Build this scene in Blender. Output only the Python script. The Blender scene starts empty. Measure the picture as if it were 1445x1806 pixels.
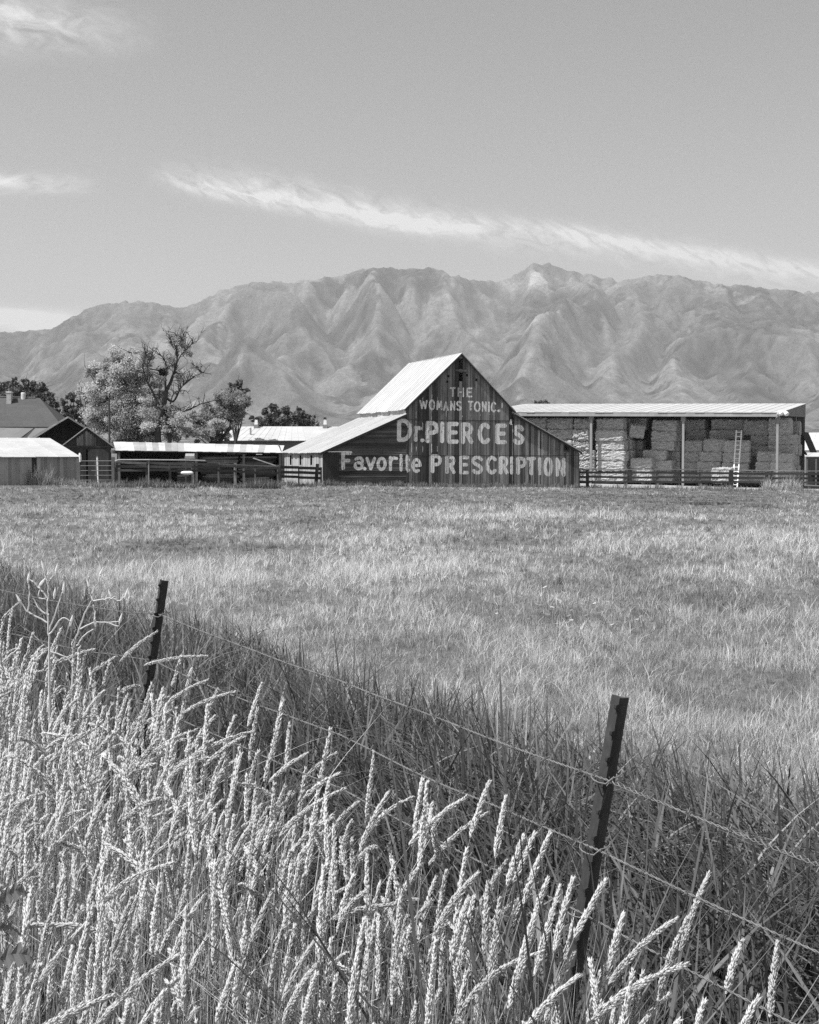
import bpy, math, random
import numpy as np
from mathutils import Vector, Matrix

# ------------------------------------------------------------------ camera, sky, sun, exposure
S = bpy.context.scene
COL = S.collection
F_PX, W_PX, H_PX, HOR = 2400.0, 1445.0, 1806.0, 800.0
CZ = 2.2
PITCH = math.atan((H_PX / 2 - HOR) / F_PX)
cam_d = bpy.data.cameras.new('camera')
cam_d.sensor_fit = 'HORIZONTAL'
cam_d.sensor_width = 36.0
cam_d.lens = F_PX / W_PX * 36.0
cam_d.clip_start = 0.05
cam_d.clip_end = 60000
cam = bpy.data.objects.new('camera', cam_d)
COL.objects.link(cam)
cam.location = (0, 0, CZ)
cam.rotation_euler = (math.pi / 2 - PITCH, 0, 0)
S.camera = cam

SUN_AZ = math.radians(61)      # from -y towards -x : the sun stands to the left, a little in front
SUN_EL = math.radians(58)
SDIR = Vector((-math.sin(SUN_AZ) * math.cos(SUN_EL), -math.cos(SUN_AZ) * math.cos(SUN_EL), math.sin(SUN_EL)))
sun_d = bpy.data.lights.new('sun', 'SUN')
sun_d.energy = 4.8
sun_d.angle = math.radians(0.5)
sun_d.color = (1.0, 1.0, 1.0)
sun = bpy.data.objects.new('sun', sun_d)
COL.objects.link(sun)
sun.rotation_euler = SDIR.to_track_quat('Z', 'Y').to_euler()
sun.location = (-60, -20, 90)

S.view_settings.view_transform = 'Standard'
S.view_settings.look = 'None'
S.view_settings.exposure = 0.50
S.view_settings.gamma = 1.0
S.cycles.use_denoising = False
S.cycles.denoiser = 'OPENIMAGEDENOISE'
S.cycles.denoising_input_passes = 'RGB_ALBEDO_NORMAL'
S.cycles.denoising_prefilter = 'ACCURATE'
S.cycles.max_bounces = 6
S.cycles.diffuse_bounces = 3
S.cycles.glossy_bounces = 2
S.cycles.transmission_bounces = 3
S.cycles.volume_bounces = 0
S.cycles.sample_clamp_indirect = 4.0

world = bpy.data.worlds.new('World')
S.world = world
world.use_nodes = True


def build_world():
    nt = world.node_tree
    nt.nodes.clear()
    N, L = nt.nodes.new, nt.links.new

    def math_(op, a, b=None, c=None, clamp=False):
        n = N('ShaderNodeMath'); n.operation = op; n.use_clamp = clamp
        for i, v in enumerate((a, b, c)):
            if v is None: continue
            if isinstance(v, (int, float)): n.inputs[i].default_value = v
            else: L(v, n.inputs[i])
        return n.outputs[0]
    sky = N('ShaderNodeTexSky'); sky.sky_type = 'NISHITA'; sky.sun_disc = False
    sky.sun_elevation = SUN_EL
    sky.sun_rotation = math.atan2(SDIR.x, SDIR.y)
    sky.altitude = 1400; sky.air_density = 1.0; sky.dust_density = 2.6; sky.ozone_density = 1.0
    sep = N('ShaderNodeSeparateColor'); L(sky.outputs[0], sep.inputs[0])
    # black and white film with its own colour response
    bw = math_('ADD', math_('MULTIPLY', sep.outputs[0], 0.62), math_('ADD', math_('MULTIPLY', sep.outputs[1], 0.30), math_('MULTIPLY', sep.outputs[2], 0.08)))
    tc = N('ShaderNodeTexCoord')
    sx = N('ShaderNodeSeparateXYZ'); L(tc.outputs['Generated'], sx.inputs[0])
    yy = math_('MAXIMUM', sx.outputs[1], 0.05)
    u = math_('DIVIDE', sx.outputs[0], yy)      # azimuth and height of the view direction as tangents
    v = math_('DIVIDE', sx.outputs[2], yy)

    def comb(a, b):
        n = N('ShaderNodeCombineXYZ')
        for i, s in enumerate((a, b)):
            if isinstance(s, (int, float)): n.inputs[i].default_value = s
            else: L(s, n.inputs[i])
        return n.outputs[0]

    def noise(vec, scale, detail=6, rough=0.6, dist=0.0):
        n = N('ShaderNodeTexNoise'); L(vec, n.inputs['Vector'])
        n.inputs['Scale'].default_value = scale; n.inputs['Detail'].default_value = detail
        n.inputs['Roughness'].default_value = rough; n.inputs['Distortion'].default_value = dist
        return n.outputs['Fac']
    total = None

    def band(px0, py0, px1, py1, width, strength, seed, along=9.0, across=60.0, curve=0.0, below=1.0, thr=0.35, shear=0.5, fadein=0.25, fadeout=0.12):
        # one streak of cirrus from one direction in the sky to another
        nonlocal total
        a = Vector(((px0 - 722.5) / F_PX, (HOR - py0) / F_PX)); b = Vector(((px1 - 722.5) / F_PX, (HOR - py1) / F_PX))
        d = b - a; ln = d.length; d.normalize(); nrm = Vector((-d.y, d.x))
        du = math_('SUBTRACT', u, a.x); dv = math_('SUBTRACT', v, a.y)
        s = math_('DIVIDE', math_('ADD', math_('MULTIPLY', du, d.x), math_('MULTIPLY', dv, d.y)), ln)
        t = math_('ADD', math_('MULTIPLY', du, nrm.x), math_('MULTIPLY', dv, nrm.y))
        if curve:
            arc = math_('MULTIPLY', math_('MULTIPLY', s, math_('SUBTRACT', 1.0, s)), curve * 4)
            t = math_('SUBTRACT', t, arc)
        wob = noise(comb(math_('MULTIPLY', s, ln * 12), seed * 3.7), 1.0, 3, 0.5)
        t = math_('ADD', t, math_('MULTIPLY', math_('SUBTRACT', wob, 0.5), width * 1.4))
        w = math_('DIVIDE', t, width / F_PX if width > 1 else width)
        g = math_('POWER', 2.718, math_('MULTIPLY', math_('MULTIPLY', w, w), -1.0))
        # filaments lie at a slant to the streak
        q = math_('ADD', math_('MULTIPLY', s, ln), math_('MULTIPLY', t, shear))
        n1 = noise(comb(math_('MULTIPLY', q, along), math_('ADD', math_('MULTIPLY', math_('SUBTRACT', t, math_('MULTIPLY', q, 0.15)), across), seed)), 1.0, 8, 0.62, 0.6)
        n1 = math_('MULTIPLY', math_('SUBTRACT', n1, thr), 1.0 / (0.78 - thr), clamp=True)
        fi = math_('SMOOTHSTEP' if False else 'DIVIDE', s, fadein, clamp=True)
        fo = math_('DIVIDE', math_('SUBTRACT', 1.0, s), fadeout, clamp=True)
        m = math_('MULTIPLY', math_('MULTIPLY', g, n1), math_('MULTIPLY', math_('MULTIPLY', fi, fo), strength))
        total = m if total is None else math_('ADD', total, m)
    K = 1.0 / F_PX
    band(250, 300, 1560, 508, 26 * K, 0.85, 1.3, along=60, across=120, curve=-0.004, thr=0.36, shear=1.5, fadein=0.16, fadeout=0.05)
    band(262, 308, 900, 408, 15 * K, 1.3, 4.1, along=70, across=150, curve=-0.007, thr=0.33, shear=2.0, fadein=0.15, fadeout=0.25)
    band(560, 375, 880, 412, 15 * K, 1.3, 5.6, along=60, across=170, curve=-0.002, thr=0.30, shear=0.8, fadein=0.3, fadeout=0.3)
    band(830, 385, 1600, 505, 14 * K, 1.45, 7.7, along=75, across=140, curve=-0.002, thr=0.32, shear=2.4, fadein=0.25, fadeout=0.05)
    band(-200, 318, 200, 335, 15 * K, 1.6, 9.2, along=40, across=150, thr=0.33, fadein=0.2, fadeout=0.5)
    band(-260, 556, 190, 572, 18 * K, 3.4, 12.4, along=30, across=110, thr=0.20, shear=0.2, fadein=0.2, fadeout=0.25)
    band(-260, -5, 300, 75, 44 * K, 1.15, 15.8, along=36, across=80, thr=0.34, shear=1.4, fadein=0.2, fadeout=0.5)
    fac = math_('MINIMUM', total, 0.85)
    cloud = math_('ADD', math_('MULTIPLY', bw, 0.25), 6.0)
    mx = N('ShaderNodeMix'); mx.data_type = 'FLOAT'
    L(fac, mx.inputs[0]); L(bw, mx.inputs[2]); L(cloud, mx.inputs[3])
    bg = N('ShaderNodeBackground'); L(mx.outputs[0], bg.inputs[0]); bg.inputs[1].default_value = SKY_STRENGTH
    out = N('ShaderNodeOutputWorld'); L(bg.outputs[0], out.inputs[0])


SKY_STRENGTH = 0.117
build_world()

# ------------------------------------------------------------------ helpers
P_ = PITCH
FWD = Vector((0, math.cos(P_), -math.sin(P_))); UP = Vector((0, math.sin(P_), math.cos(P_)))
CAM = Vector((0, 0, CZ))


def ray(px, py):
    return FWD + Vector((1, 0, 0)) * ((px - W_PX / 2) / F_PX) + UP * ((H_PX / 2 - py) / F_PX)


def at(px, py, Y):
    d = ray(px, py)
    return CAM + d * (Y / d.y)


def sstep(a, b, x):
    t = np.clip((np.asarray(x, float) - a) / (b - a), 0, 1)
    return t * t * (3 - 2 * t)


_rs = np.random.RandomState(5)
_TAB = _rs.rand(256, 256)


def vnoise(x, y):
    x = np.asarray(x, float); y = np.asarray(y, float)
    xi = np.floor(x).astype(int); yi = np.floor(y).astype(int)
    fx = x - xi; fy = y - yi
    fx = fx * fx * fx * (fx * (fx * 6 - 15) + 10); fy = fy * fy * fy * (fy * (fy * 6 - 15) + 10)
    a = _TAB[xi & 255, yi & 255]; b = _TAB[(xi + 1) & 255, yi & 255]
    c = _TAB[xi & 255, (yi + 1) & 255]; d = _TAB[(xi + 1) & 255, (yi + 1) & 255]
    return (a * (1 - fx) + b * fx) * (1 - fy) + (c * (1 - fx) + d * fx) * fy


def fbm(x, y, o=4, g=0.5):
    s = 0; a = 1; t = 0
    x = np.asarray(x, float); y = np.asarray(y, float)
    for i in range(o):
        s = s + a * vnoise(x * 2 ** i + 17.3 * i, y * 2 ** i - 9.1 * i); t += a; a *= g
    return s / t


def gz(x, y):
    x = np.asarray(x, float); y = np.asarray(y, float)
    bank = 0.28 * (1 - sstep(3.0, 13.0, y + 0.0 * x))
    tilt = -0.0165 * (np.clip(x, -60, 60) + 2) * sstep(10, 90, y) * (1 - sstep(160, 500, y))
    bump = (fbm(x * 0.22 + 3, y * 0.22 + 8, 3) - 0.5) * 0.22 * sstep(6, 12, y) * (1 - sstep(70, 95, y))
    return bank + tilt + bump - 0.27 * sstep(25, 85, y) * (1 - sstep(160, 500, y))


def gzf(x, y): return float(gz(x, y))


class MB:
    """collects faces, each with a tone that its material multiplies in"""
    def __init__(s): s.v = []; s.f = []; s.t = []

    def quad(s, pts, tone=1.0):
        n = len(s.v); s.v.extend([tuple(p) for p in pts]); s.f.append(tuple(range(n, n + len(pts)))); s.t.append(tone)

    def hexa(s, b, t, tone=1.0):
        n = len(s.v); s.v.extend([tuple(p) for p in b] + [tuple(p) for p in t])
        for q in ((3, 2, 1, 0), (4, 5, 6, 7), (0, 1, 5, 4), (1, 2, 6, 5), (2, 3, 7, 6), (3, 0, 4, 7)):
            s.f.append(tuple(n + i for i in q)); s.t.append(tone)

    def box(s, x0, x1, y0, y1, z0, z1, tone=1.0):
        s.hexa([(x0, y0, z0), (x1, y0, z0), (x1, y1, z0), (x0, y1, z0)], [(x0, y0, z1), (x1, y0, z1), (x1, y1, z1), (x0, y1, z1)], tone)

    def beam(s, p0, p1, w, h, tone=1.0, up=(0, 0, 1)):
        p0 = Vector(p0); p1 = Vector(p1); d = (p1 - p0).normalized(); up = Vector(up)
        if abs(d.dot(up)) > 0.98: up = Vector((0, 1, 0))
        sd = d.cross(up).normalized() * (w / 2); u = sd.cross(d).normalized() * (h / 2)
        s.hexa([p0 - sd - u, p0 + sd - u, p0 + sd + u, p0 - sd + u], [p1 - sd - u, p1 + sd - u, p1 + sd + u, p1 - sd + u], tone)

    def tube(s, pts, radii, n=6, tone=1.0, cap=True):
        pts = [Vector(p) for p in pts]
        if isinstance(radii, (int, float)): radii = [radii] * len(pts)
        base = len(s.v)
        ref = Vector((0.31, 0.17, 0.93))
        for i, p in enumerate(pts):
            d = (pts[min(i + 1, len(pts) - 1)] - pts[max(i - 1, 0)])
            if d.length < 1e-9: d = Vector((0, 0, 1))
            d.normalize()
            r = ref if abs(d.dot(ref)) < 0.95 else Vector((1, 0, 0))
            a = d.cross(r).normalized(); b = d.cross(a)
            for k in range(n):
                th = 2 * math.pi * k / n
                s.v.append(tuple(p + (a * math.cos(th) + b * math.sin(th)) * radii[i]))
        for i in range(len(pts) - 1):
            for k in range(n):
                q = (base + i * n + k, base + i * n + (k + 1) % n, base + (i + 1) * n + (k + 1) % n, base + (i + 1) * n + k)
                s.f.append(q); s.t.append(tone)
        if cap:
            s.f.append(tuple(base + k for k in range(n))[::-1]); s.t.append(tone)
            e = base + (len(pts) - 1) * n
            s.f.append(tuple(e + k for k in range(n))); s.t.append(tone)

    def poly(s, pts2, y0, y1, tone=1.0):
        """outline in x,z pulled out between two depths"""
        n = len(s.v); k = len(pts2)
        s.v.extend([(p[0], y0, p[1]) for p in pts2]); s.v.extend([(p[0], y1, p[1]) for p in pts2])
        s.f.append(tuple(range(n, n + k))); s.f.append(tuple(range(n + 2 * k - 1, n + k - 1, -1)))
        s.t += [tone, tone]
        for i in range(k):
            j = (i + 1) % k
            s.f.append((n + j, n + i, n + k + i, n + k + j)); s.t.append(tone)

    def mesh(s, name):
        me = bpy.data.meshes.new(name); me.from_pydata(s.v, [], s.f)
        at_ = me.attributes.new('tone', 'FLOAT', 'FACE'); at_.data.foreach_set('value', np.array(s.t, np.float32))
        me.update(); return me

    def build(s, name, mat, parent=None, smooth=False):
        me = s.mesh(name); me.materials.append(mat)
        if smooth: me.polygons.foreach_set('use_smooth', [True] * len(me.polygons))
        o = bpy.data.objects.new(name, me); COL.objects.link(o)
        if parent is not None: o.parent = parent
        return o


def np_mesh(name, V, loops, lstart, ltot, tone, mat, parent=None, domain='POINT'):
    me = bpy.data.meshes.new(name)
    me.vertices.add(len(V)); me.vertices.foreach_set('co', np.ascontiguousarray(V, np.float32).ravel())
    me.loops.add(len(loops)); me.loops.foreach_set('vertex_index', np.ascontiguousarray(loops, np.int32))
    me.polygons.add(len(lstart)); me.polygons.foreach_set('loop_start', np.ascontiguousarray(lstart, np.int32))
    try: me.polygons.foreach_set('loop_total', np.ascontiguousarray(ltot, np.int32))
    except Exception: pass
    a = me.attributes.new('tone', 'FLOAT', domain); a.data.foreach_set('value', np.ascontiguousarray(tone, np.float32))
    me.update(calc_edges=True); me.materials.append(mat)
    o = bpy.data.objects.new(name, me); COL.objects.link(o)
    if parent is not None: o.parent = parent
    return o


def tag(o, label=None, cat=None, group=None, kind=None):
    if label: o['label'] = label
    if cat: o['category'] = cat
    if group: o['group'] = group
    if kind: o['kind'] = kind
    return o


def empty(name, loc, rz=0.0, label=None, cat=None, group=None):
    o = bpy.data.objects.new(name, None); COL.objects.link(o); o.location = loc; o.rotation_euler = (0, 0, rz)
    o.empty_display_size = 0.2
    return tag(o, label, cat, group)


class Fr:
    """a building's own frame: x along its front, y into its depth, z up; P() reads a sight line onto a plane of it"""
    def __init__(s, name, label, cat, px, Y, deg, group=None, z0=None):
        p = at(px, HOR, Y); z = gzf(p.x, Y) if z0 is None else z0
        s.o = Vector((p.x, Y, z)); s.th = math.radians(deg)
        s.ux = Vector((math.cos(s.th), math.sin(s.th), 0)); s.uy = Vector((-math.sin(s.th), math.cos(s.th), 0))
        s.root = empty(name, s.o, s.th, label, cat, group)

    def P(s, px, py, w=0.0):
        d = ray(px, py)
        t = ((s.o + s.uy * w - CAM).dot(s.uy)) / d.dot(s.uy)
        q = CAM + d * t - s.o
        return q.dot(s.ux), q.z

    def PX(s, px, py, x):
        """sight line onto the plane x = const, gives (y, z)"""
        d = ray(px, py)
        t = ((s.o + s.ux * x - CAM).dot(s.ux)) / d.dot(s.ux)
        q = CAM + d * t - s.o
        return q.dot(s.uy), q.z

    def Wd(s, x, y, z): return s.o + s.ux * x + s.uy * y + Vector((0, 0, z))

    def ground(s, x, y):
        q = s.Wd(x, y, 0); return gzf(q.x, q.y) - s.o.z


# ------------------------------------------------------------------ materials (all grey: the place is seen in black and white)
def material(name, v, rough=0.85, noises=(), bump=None, transl=0.0, spec=0.25, metal=0.0, coord='Object'):
    """noises: (scale xyz, amount, detail); bump: (scale xyz, strength)"""
    m = bpy.data.materials.new(name); m.use_nodes = True
    nt = m.node_tree; nt.nodes.clear(); N, L = nt.nodes.new, nt.links.new

    def mth(op, a, b):
        n = N('ShaderNodeMath'); n.operation = op
        for i, q in enumerate((a, b)):
            if isinstance(q, (int, float)): n.inputs[i].default_value = q
            else: L(q, n.inputs[i])
        return n.outputs[0]
    tc = N('ShaderNodeTexCoord')

    def nz(sc, detail=5, rgh=0.6):
        mp = N('ShaderNodeMapping'); L(tc.outputs[coord], mp.inputs[0]); mp.inputs['Scale'].default_value = sc
        n = N('ShaderNodeTexNoise'); L(mp.outputs[0], n.inputs['Vector']); n.inputs['Scale'].default_value = 1.0
        n.inputs['Detail'].default_value = detail; n.inputs['Roughness'].default_value = rgh
        return n.outputs['Fac']
    at_ = N('ShaderNodeAttribute'); at_.attribute_name = 'tone'
    val = mth('MULTIPLY', at_.outputs['Fac'], v)
    for sc, amt, *r in noises:
        n = nz(sc, *(r[:1] or (5,)))
        k = mth('ADD', mth('MULTIPLY', mth('SUBTRACT', n, 0.5), 2 * amt * 1.7), 1.0)
        val = mth('MULTIPLY', val, mth('MAXIMUM', k, 0.08))
    val = mth('MINIMUM', val, 0.9)
    cb = N('ShaderNodeCombineColor')
    for i in range(3): L(val, cb.inputs[i])
    out = N('ShaderNodeOutputMaterial')
    b = N('ShaderNodeBsdfPrincipled'); L(cb.outputs[0], b.inputs['Base Color'])
    b.inputs['Roughness'].default_value = rough; b.inputs['Specular IOR Level'].default_value = spec; b.inputs['Metallic'].default_value = metal
    if bump:
        bp = N('ShaderNodeBump'); bp.inputs['Strength'].default_value = bump[1]; bp.inputs['Distance'].default_value = bump[2] if len(bump) > 2 else 0.05
        L(nz(bump[0], 6), bp.inputs['Height']); L(bp.outputs[0], b.inputs['Normal'])
    if transl:
        t = N('ShaderNodeBsdfTranslucent'); L(cb.outputs[0], t.inputs['Color'])
        mx = N('ShaderNodeMixShader'); mx.inputs[0].default_value = transl
        L(b.outputs[0], mx.inputs[1]); L(t.outputs[0], mx.inputs[2]); L(mx.outputs[0], out.inputs[0])
    else:
        L(b.outputs[0], out.inputs[0])
    return m


M = {}
M['barnwood'] = material('barnwood', 0.080, 0.9, [((9, 9, 0.45), 0.75), ((0.5, 0.5, 0.25), 0.35), ((30, 30, 1.5), 0.3)], ((14, 14, 0.8), 0.35, 0.02))
M['clapboard'] = material('clapboard', 0.06, 0.9, [((0.5, 0.5, 9), 0.5), ((0.6, 0.6, 0.6), 0.35), ((1.5, 1.5, 30), 0.3)], ((0.8, 0.8, 14), 0.35, 0.02))
M['greywood'] = material('greywood', 0.40, 0.9, [((8, 8, 0.5), 0.3), ((0.8, 0.8, 0.5), 0.2), ((30, 30, 1.5), 0.25)], ((14, 14, 0.8), 0.3, 0.02))
M['darkwood'] = material('darkwood', 0.05, 0.9, [((6, 6, 1.0), 0.4), ((0.7, 0.7, 0.7), 0.3)], ((14, 14, 1.2), 0.3, 0.02))
M['fencewood'] = material('fencewood', 0.12, 0.9, [((2, 2, 5), 0.4), ((0.7, 0.7, 0.7), 0.3)], ((6, 6, 6), 0.3, 0.02))
M['paint'] = material('old white paint', 0.90, 0.8, [((6, 6, 0.9), 0.14), ((0.7, 0.7, 0.4), 0.12), ((25, 25, 3), 0.12)])
M['tin'] = material('roof tin', 0.50, 0.5, [((0.35, 0.35, 0.35), 0.10), ((1.2, 5.0, 1.2), 0.15), ((0.25, 1.5, 0.25), 0.10), ((6, 6, 6), 0.05)], None, spec=0.4)
M['oldtin'] = material('patchy tin', 0.52, 0.6, [((0.6, 0.6, 0.6), 0.22), ((3, 0.5, 0.5), 0.15)], None, spec=0.3)
M['metalwall'] = material('wall tin', 0.30, 0.6, [((0.8, 0.8, 0.3), 0.25), ((5, 5, 0.3), 0.12)], None, spec=0.3)
M['shingle'] = material('asphalt shingles', 0.085, 0.95, [((0.7, 0.7, 0.7), 0.12), ((5, 5, 12), 0.2)], ((6, 6, 14), 0.3, 0.02))
M['siding'] = material('pale siding', 0.42, 0.8, [((0.7, 0.7, 0.7), 0.12)])
M['greysiding'] = material('grey siding', 0.17, 0.8, [((0.7, 0.7, 0.7), 0.15)])
M['brick'] = material('chimney masonry', 0.55, 0.9, [((5, 5, 5), 0.3)])
M['steel'] = material('weathered steel', 0.30, 0.55, [((4, 4, 1), 0.25)], spec=0.4)
M['galv'] = material('galvanised post', 0.27, 0.55, [((3, 3, 0.7), 0.2)], spec=0.4)
M['post'] = material('dark painted steel', 0.055, 0.5, [((25, 25, 8), 0.3), ((120, 120, 60), 0.25)], ((90, 90, 60), 0.25, 0.002), spec=0.15)
M['wire'] = material('rusty galvanised wire', 0.17, 0.5, [((40, 40, 40), 0.4)], spec=0.4)
M['alu'] = material('aluminium', 0.88, 0.45, [((3, 3, 3), 0.1)], spec=0.5)
M['hay'] = material('hay', 0.42, 0.95, [((3, 3, 14), 0.30), ((10, 10, 10), 0.25), ((1, 1, 1), 0.15)], ((9, 9, 26), 0.9, 0.06))
M['white'] = material('white plastic', 0.8, 0.5, [((3, 3, 3), 0.08)])
M['bark'] = material('bark', 0.06, 0.95, [((3, 3, 0.8), 0.35)], ((6, 6, 1.6), 0.6, 0.04))
M['leafpale'] = material('pale leaves', 0.62, 0.8, [((0.5, 0.5, 0.5), 0.15)], transl=0.5)
M['leafmid'] = material('mid leaves', 0.42, 0.8, [((0.5, 0.5, 0.5), 0.2)], transl=0.45)
M['leafdark'] = material('dark leaves', 0.15, 0.8, [((0.5, 0.5, 0.5), 0.25)], transl=0.25)
M['grassfar'] = material('dry meadow grass', 0.475, 0.85, transl=0.4)
M['grassnear'] = material('tall leafy grass', 0.135, 0.5, transl=0.35, spec=0.5)
M['straw'] = material('ripe grass stems', 0.68, 0.7, transl=0.25, spec=0.3)
M['head'] = material('seed heads', 0.88, 0.85, transl=0.45)
M['weed'] = material('dark weed leaves', 0.17, 0.6, transl=0.2)
M['soil'] = material('meadow ground', 0.13, 0.95, [((0.35, 0.35, 0.35), 0.3), ((3, 3, 3), 0.35), ((15, 15, 15), 0.35)], ((9, 9, 9), 0.7, 0.08))
M['dirt'] = material('yard dirt', 0.36, 0.95, [((0.5, 0.5, 0.5), 0.2), ((5, 5, 5), 0.25)], ((9, 9, 9), 0.4, 0.04))
M['rock'] = material('mountain slopes', 0.09, 0.95, [((0.0021, 0.0021, 0.0021), 0.28, 8), ((0.014, 0.014, 0.014), 0.40, 6), ((0.055, 0.055, 0.055), 0.5, 4)], None)
M['petal'] = material('white flowers', 0.75, 0.7, transl=0.2)

# ------------------------------------------------------------------ ground and mountains
def build_ground():
    xs = np.concatenate([-np.geomspace(14000, 62, 26), np.arange(-60, -8, 1.6), np.arange(-8, 8, 0.35), np.arange(8, 60, 1.6), np.geomspace(62, 14000, 26)])
    ys = np.concatenate([[-3000, -600, -120, -40, -15], np.arange(-8, 14, 0.35), np.arange(14, 140, 1.2), np.geomspace(142, 14000, 30)])
    X, Y = np.meshgrid(xs, ys); Z = gz(X, Y)
    V = np.stack([X, Y, Z], -1).reshape(-1, 3); nx, ny = len(xs), len(ys)
    i = (np.arange(ny - 1)[:, None] * nx + np.arange(nx - 1)[None, :]).ravel()
    q = np.stack([i, i + 1, i + nx + 1, i + nx], 1)
    o = np_mesh('ground', V, q.ravel(), np.arange(len(q)) * 4, np.full(len(q), 4), np.ones(len(V)), M['soil'])
    o.data.polygons.foreach_set('use_smooth', [True] * len(q))
    tag(o, 'grassy pasture ground running from the fence to the foot of the mountains', 'ground', kind='structure')


build_ground()

RIDGE = np.array([(-700, 640), (-500, 610), (-300, 625), (-120, 600), (0, 585), (40, 583), (75, 581), (100, 575), (125, 560), (150, 545), (180, 537), (235, 529), (285, 535), (322, 543), (350, 533), (400, 507), (430, 501), (460, 497), (520, 495), (560, 492), (600, 487), (625, 478), (655, 471), (690, 473), (720, 474), (755, 472), (790, 480), (830, 493), (860, 497), (890, 492), (915, 480), (935, 467), (955, 464), (975, 466), (1000, 478), (1030, 483), (1060, 488), (1100, 494), (1135, 488), (1170, 482), (1200, 488), (1260, 500), (1330, 505), (1390, 512), (1445, 515), (1600, 540), (1800, 520), (2150, 600)], float)


def build_mountains():
    dx = 26.0
    xs = np.arange(-5400, 5401, dx); ys = np.arange(5200, 11801, dx)
    nx, ny = len(xs), len(ys)
    X, Y = np.meshgrid(xs, ys)
    yr = 9300 + 500 * (fbm(xs / 1900 + 4, xs * 0 + 2.5, 3) - 0.5) * 2
    px = 722.5 + X / Y * F_PX
    rz = (HOR - np.interp(px, RIDGE[:, 0], RIDGE[:, 1])) / F_PX
    wxn = X + 420 * (fbm(X / 900 + 70, Y / 900 + 40, 3) - 0.5) * 2; wyn = Y + 300 * (fbm(X / 900 + 20, Y / 900 + 90, 3) - 0.5) * 2
    up = np.exp(-np.abs((wyn - yr[None, :]) / 1250.0) ** 2.0)
    # great spurs run down from the crest towards the valley, each its own way
    for (pa, pb, yend, wd, am) in ((-420, -560, 6900, 420, .8), (-180, -330, 6700, 430, .8), (60, -120, 6800, 380, .75), (235, 70, 6700, 430, .85), (420, 250, 6900, 330, .7), (432, 500, 6650, 400, .9), (650, 560, 7100, 380, .85), (735, 760, 7600, 330, .7), (830, 690, 6900, 330, .6), (958, 1010, 7900, 360, .8), (1010, 850, 6600, 400, .95), (1110, 1080, 6800, 360, .8), (1180, 1260, 7300, 330, .7), (1330, 1210, 6600, 380, .85), (1440, 1330, 6500, 400, .9), (1560, 1600, 6600, 420, .8), (1800, 1700, 6700, 430, .8), (2050, 2000, 6700, 430, .8)):
        tt = np.clip((9500 - wyn) / (9500 - yend), 0, 1.3); cx = ((pa + (pb - pa) * tt) - 722.5) / F_PX * (9300 + (yend - 9300) * np.minimum(tt, 1.2))
        up = np.maximum(up, am * np.exp(-((wxn - cx) / (wd * (0.75 + 0.6 * tt))) ** 2) * (1 - sstep(0.62, 1.12, tt) * 0.97) * (wyn < 9900))
    up = up * (rz / 0.13) * (0.6 + 0.8 * fbm(X / 1300 + 9, Y / 1300 + 3, 4))
    rs = np.random.RandomState(11)
    h = up * 240 + fbm(X / 700, Y / 700, 5) * 160 * np.clip(up * 2, 0.05, 1) + 0.01 * (Y - Y[0, 0]) + rs.rand(ny, nx) * 14
    h[0] = 0; h[-1] = 0
    n = nx * ny; idx = np.arange(n).reshape(ny, nx)
    offs = [(-1, 0, 1), (1, 0, 1), (0, -1, 1), (0, 1, 1), (-1, -1, 1.414), (-1, 1, 1.414), (1, -1, 1.414), (1, 1, 1.414)]
    upl = (up * 26).ravel()
    K = 0.010
    KF = (K * (0.35 + 1.5 * fbm(X / 800 + 31, Y / 800 + 7, 4) ** 1.5 * 1.4)).ravel()
    for it in range(34):
        best = np.zeros((ny, nx)); rec = idx.copy(); dist = np.ones((ny, nx))
        hp = np.pad(h, 1, constant_values=1e9); ip = np.pad(idx, 1)
        lo = np.full((ny, nx), 1e9)
        for a, b, d in offs:
            hn = hp[1 + a:1 + a + ny, 1 + b:1 + b + nx]; sl = (h - hn) / d
            m = sl > best
            best = np.where(m, sl, best); rec = np.where(m, ip[1 + a:1 + a + ny, 1 + b:1 + b + nx], rec); dist = np.where(m, d, dist)
            lo = np.minimum(lo, hn)
        pit = (best <= 0); pit[0] = False; pit[-1] = False
        order = np.argsort(h.ravel()); rl = rec.ravel().tolist()
        A = [1.0] * n
        for i in order[::-1].tolist():
            r = rl[i]
            if r != i: A[r] += A[i]
        Fc = (KF * np.sqrt(np.array(A)) * dx / 30.0 / dist.ravel() * 30.0).tolist()
        hl = (h.ravel() + upl)
        fixed = np.zeros((ny, nx), bool); fixed[0] = True; fixed[-1] = True
        hl[fixed.ravel()] = 0
        hl = hl.tolist()
        for i in order.tolist():
            r = rl[i]
            if r != i: hl[i] = (hl[i] + Fc[i] * hl[r]) / (1 + Fc[i])
        h = np.array(hl).reshape(ny, nx)
        h[pit] = np.maximum(h[pit], (lo + 1.0)[pit])
        # slopes creep a little
        for _ in range(1):
            hp = np.pad(h, 1, mode='edge')
            lap = hp[:-2, 1:-1] + hp[2:, 1:-1] + hp[1:-1, :-2] + hp[1:-1, 2:] - 4 * h
            h = h + 0.17 * lap
        h[0] = 0; h[-1] = 0
    # finer grid
    f = 2
    def upsample(a, ax):
        a = np.moveaxis(a, ax, 0); p = np.concatenate([2 * a[:1] - a[1:2], a, 2 * a[-1:] - a[-2:-1]])
        mid = (-p[:-3] + 9 * p[1:-2] + 9 * p[2:-1] - p[3:]) / 16
        o = np.empty((2 * a.shape[0] - 1,) + a.shape[1:]); o[::2] = a; o[1::2] = mid
        return np.moveaxis(o, 0, ax)
    h = upsample(upsample(h, 0), 1)
    ny, nx = h.shape
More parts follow.
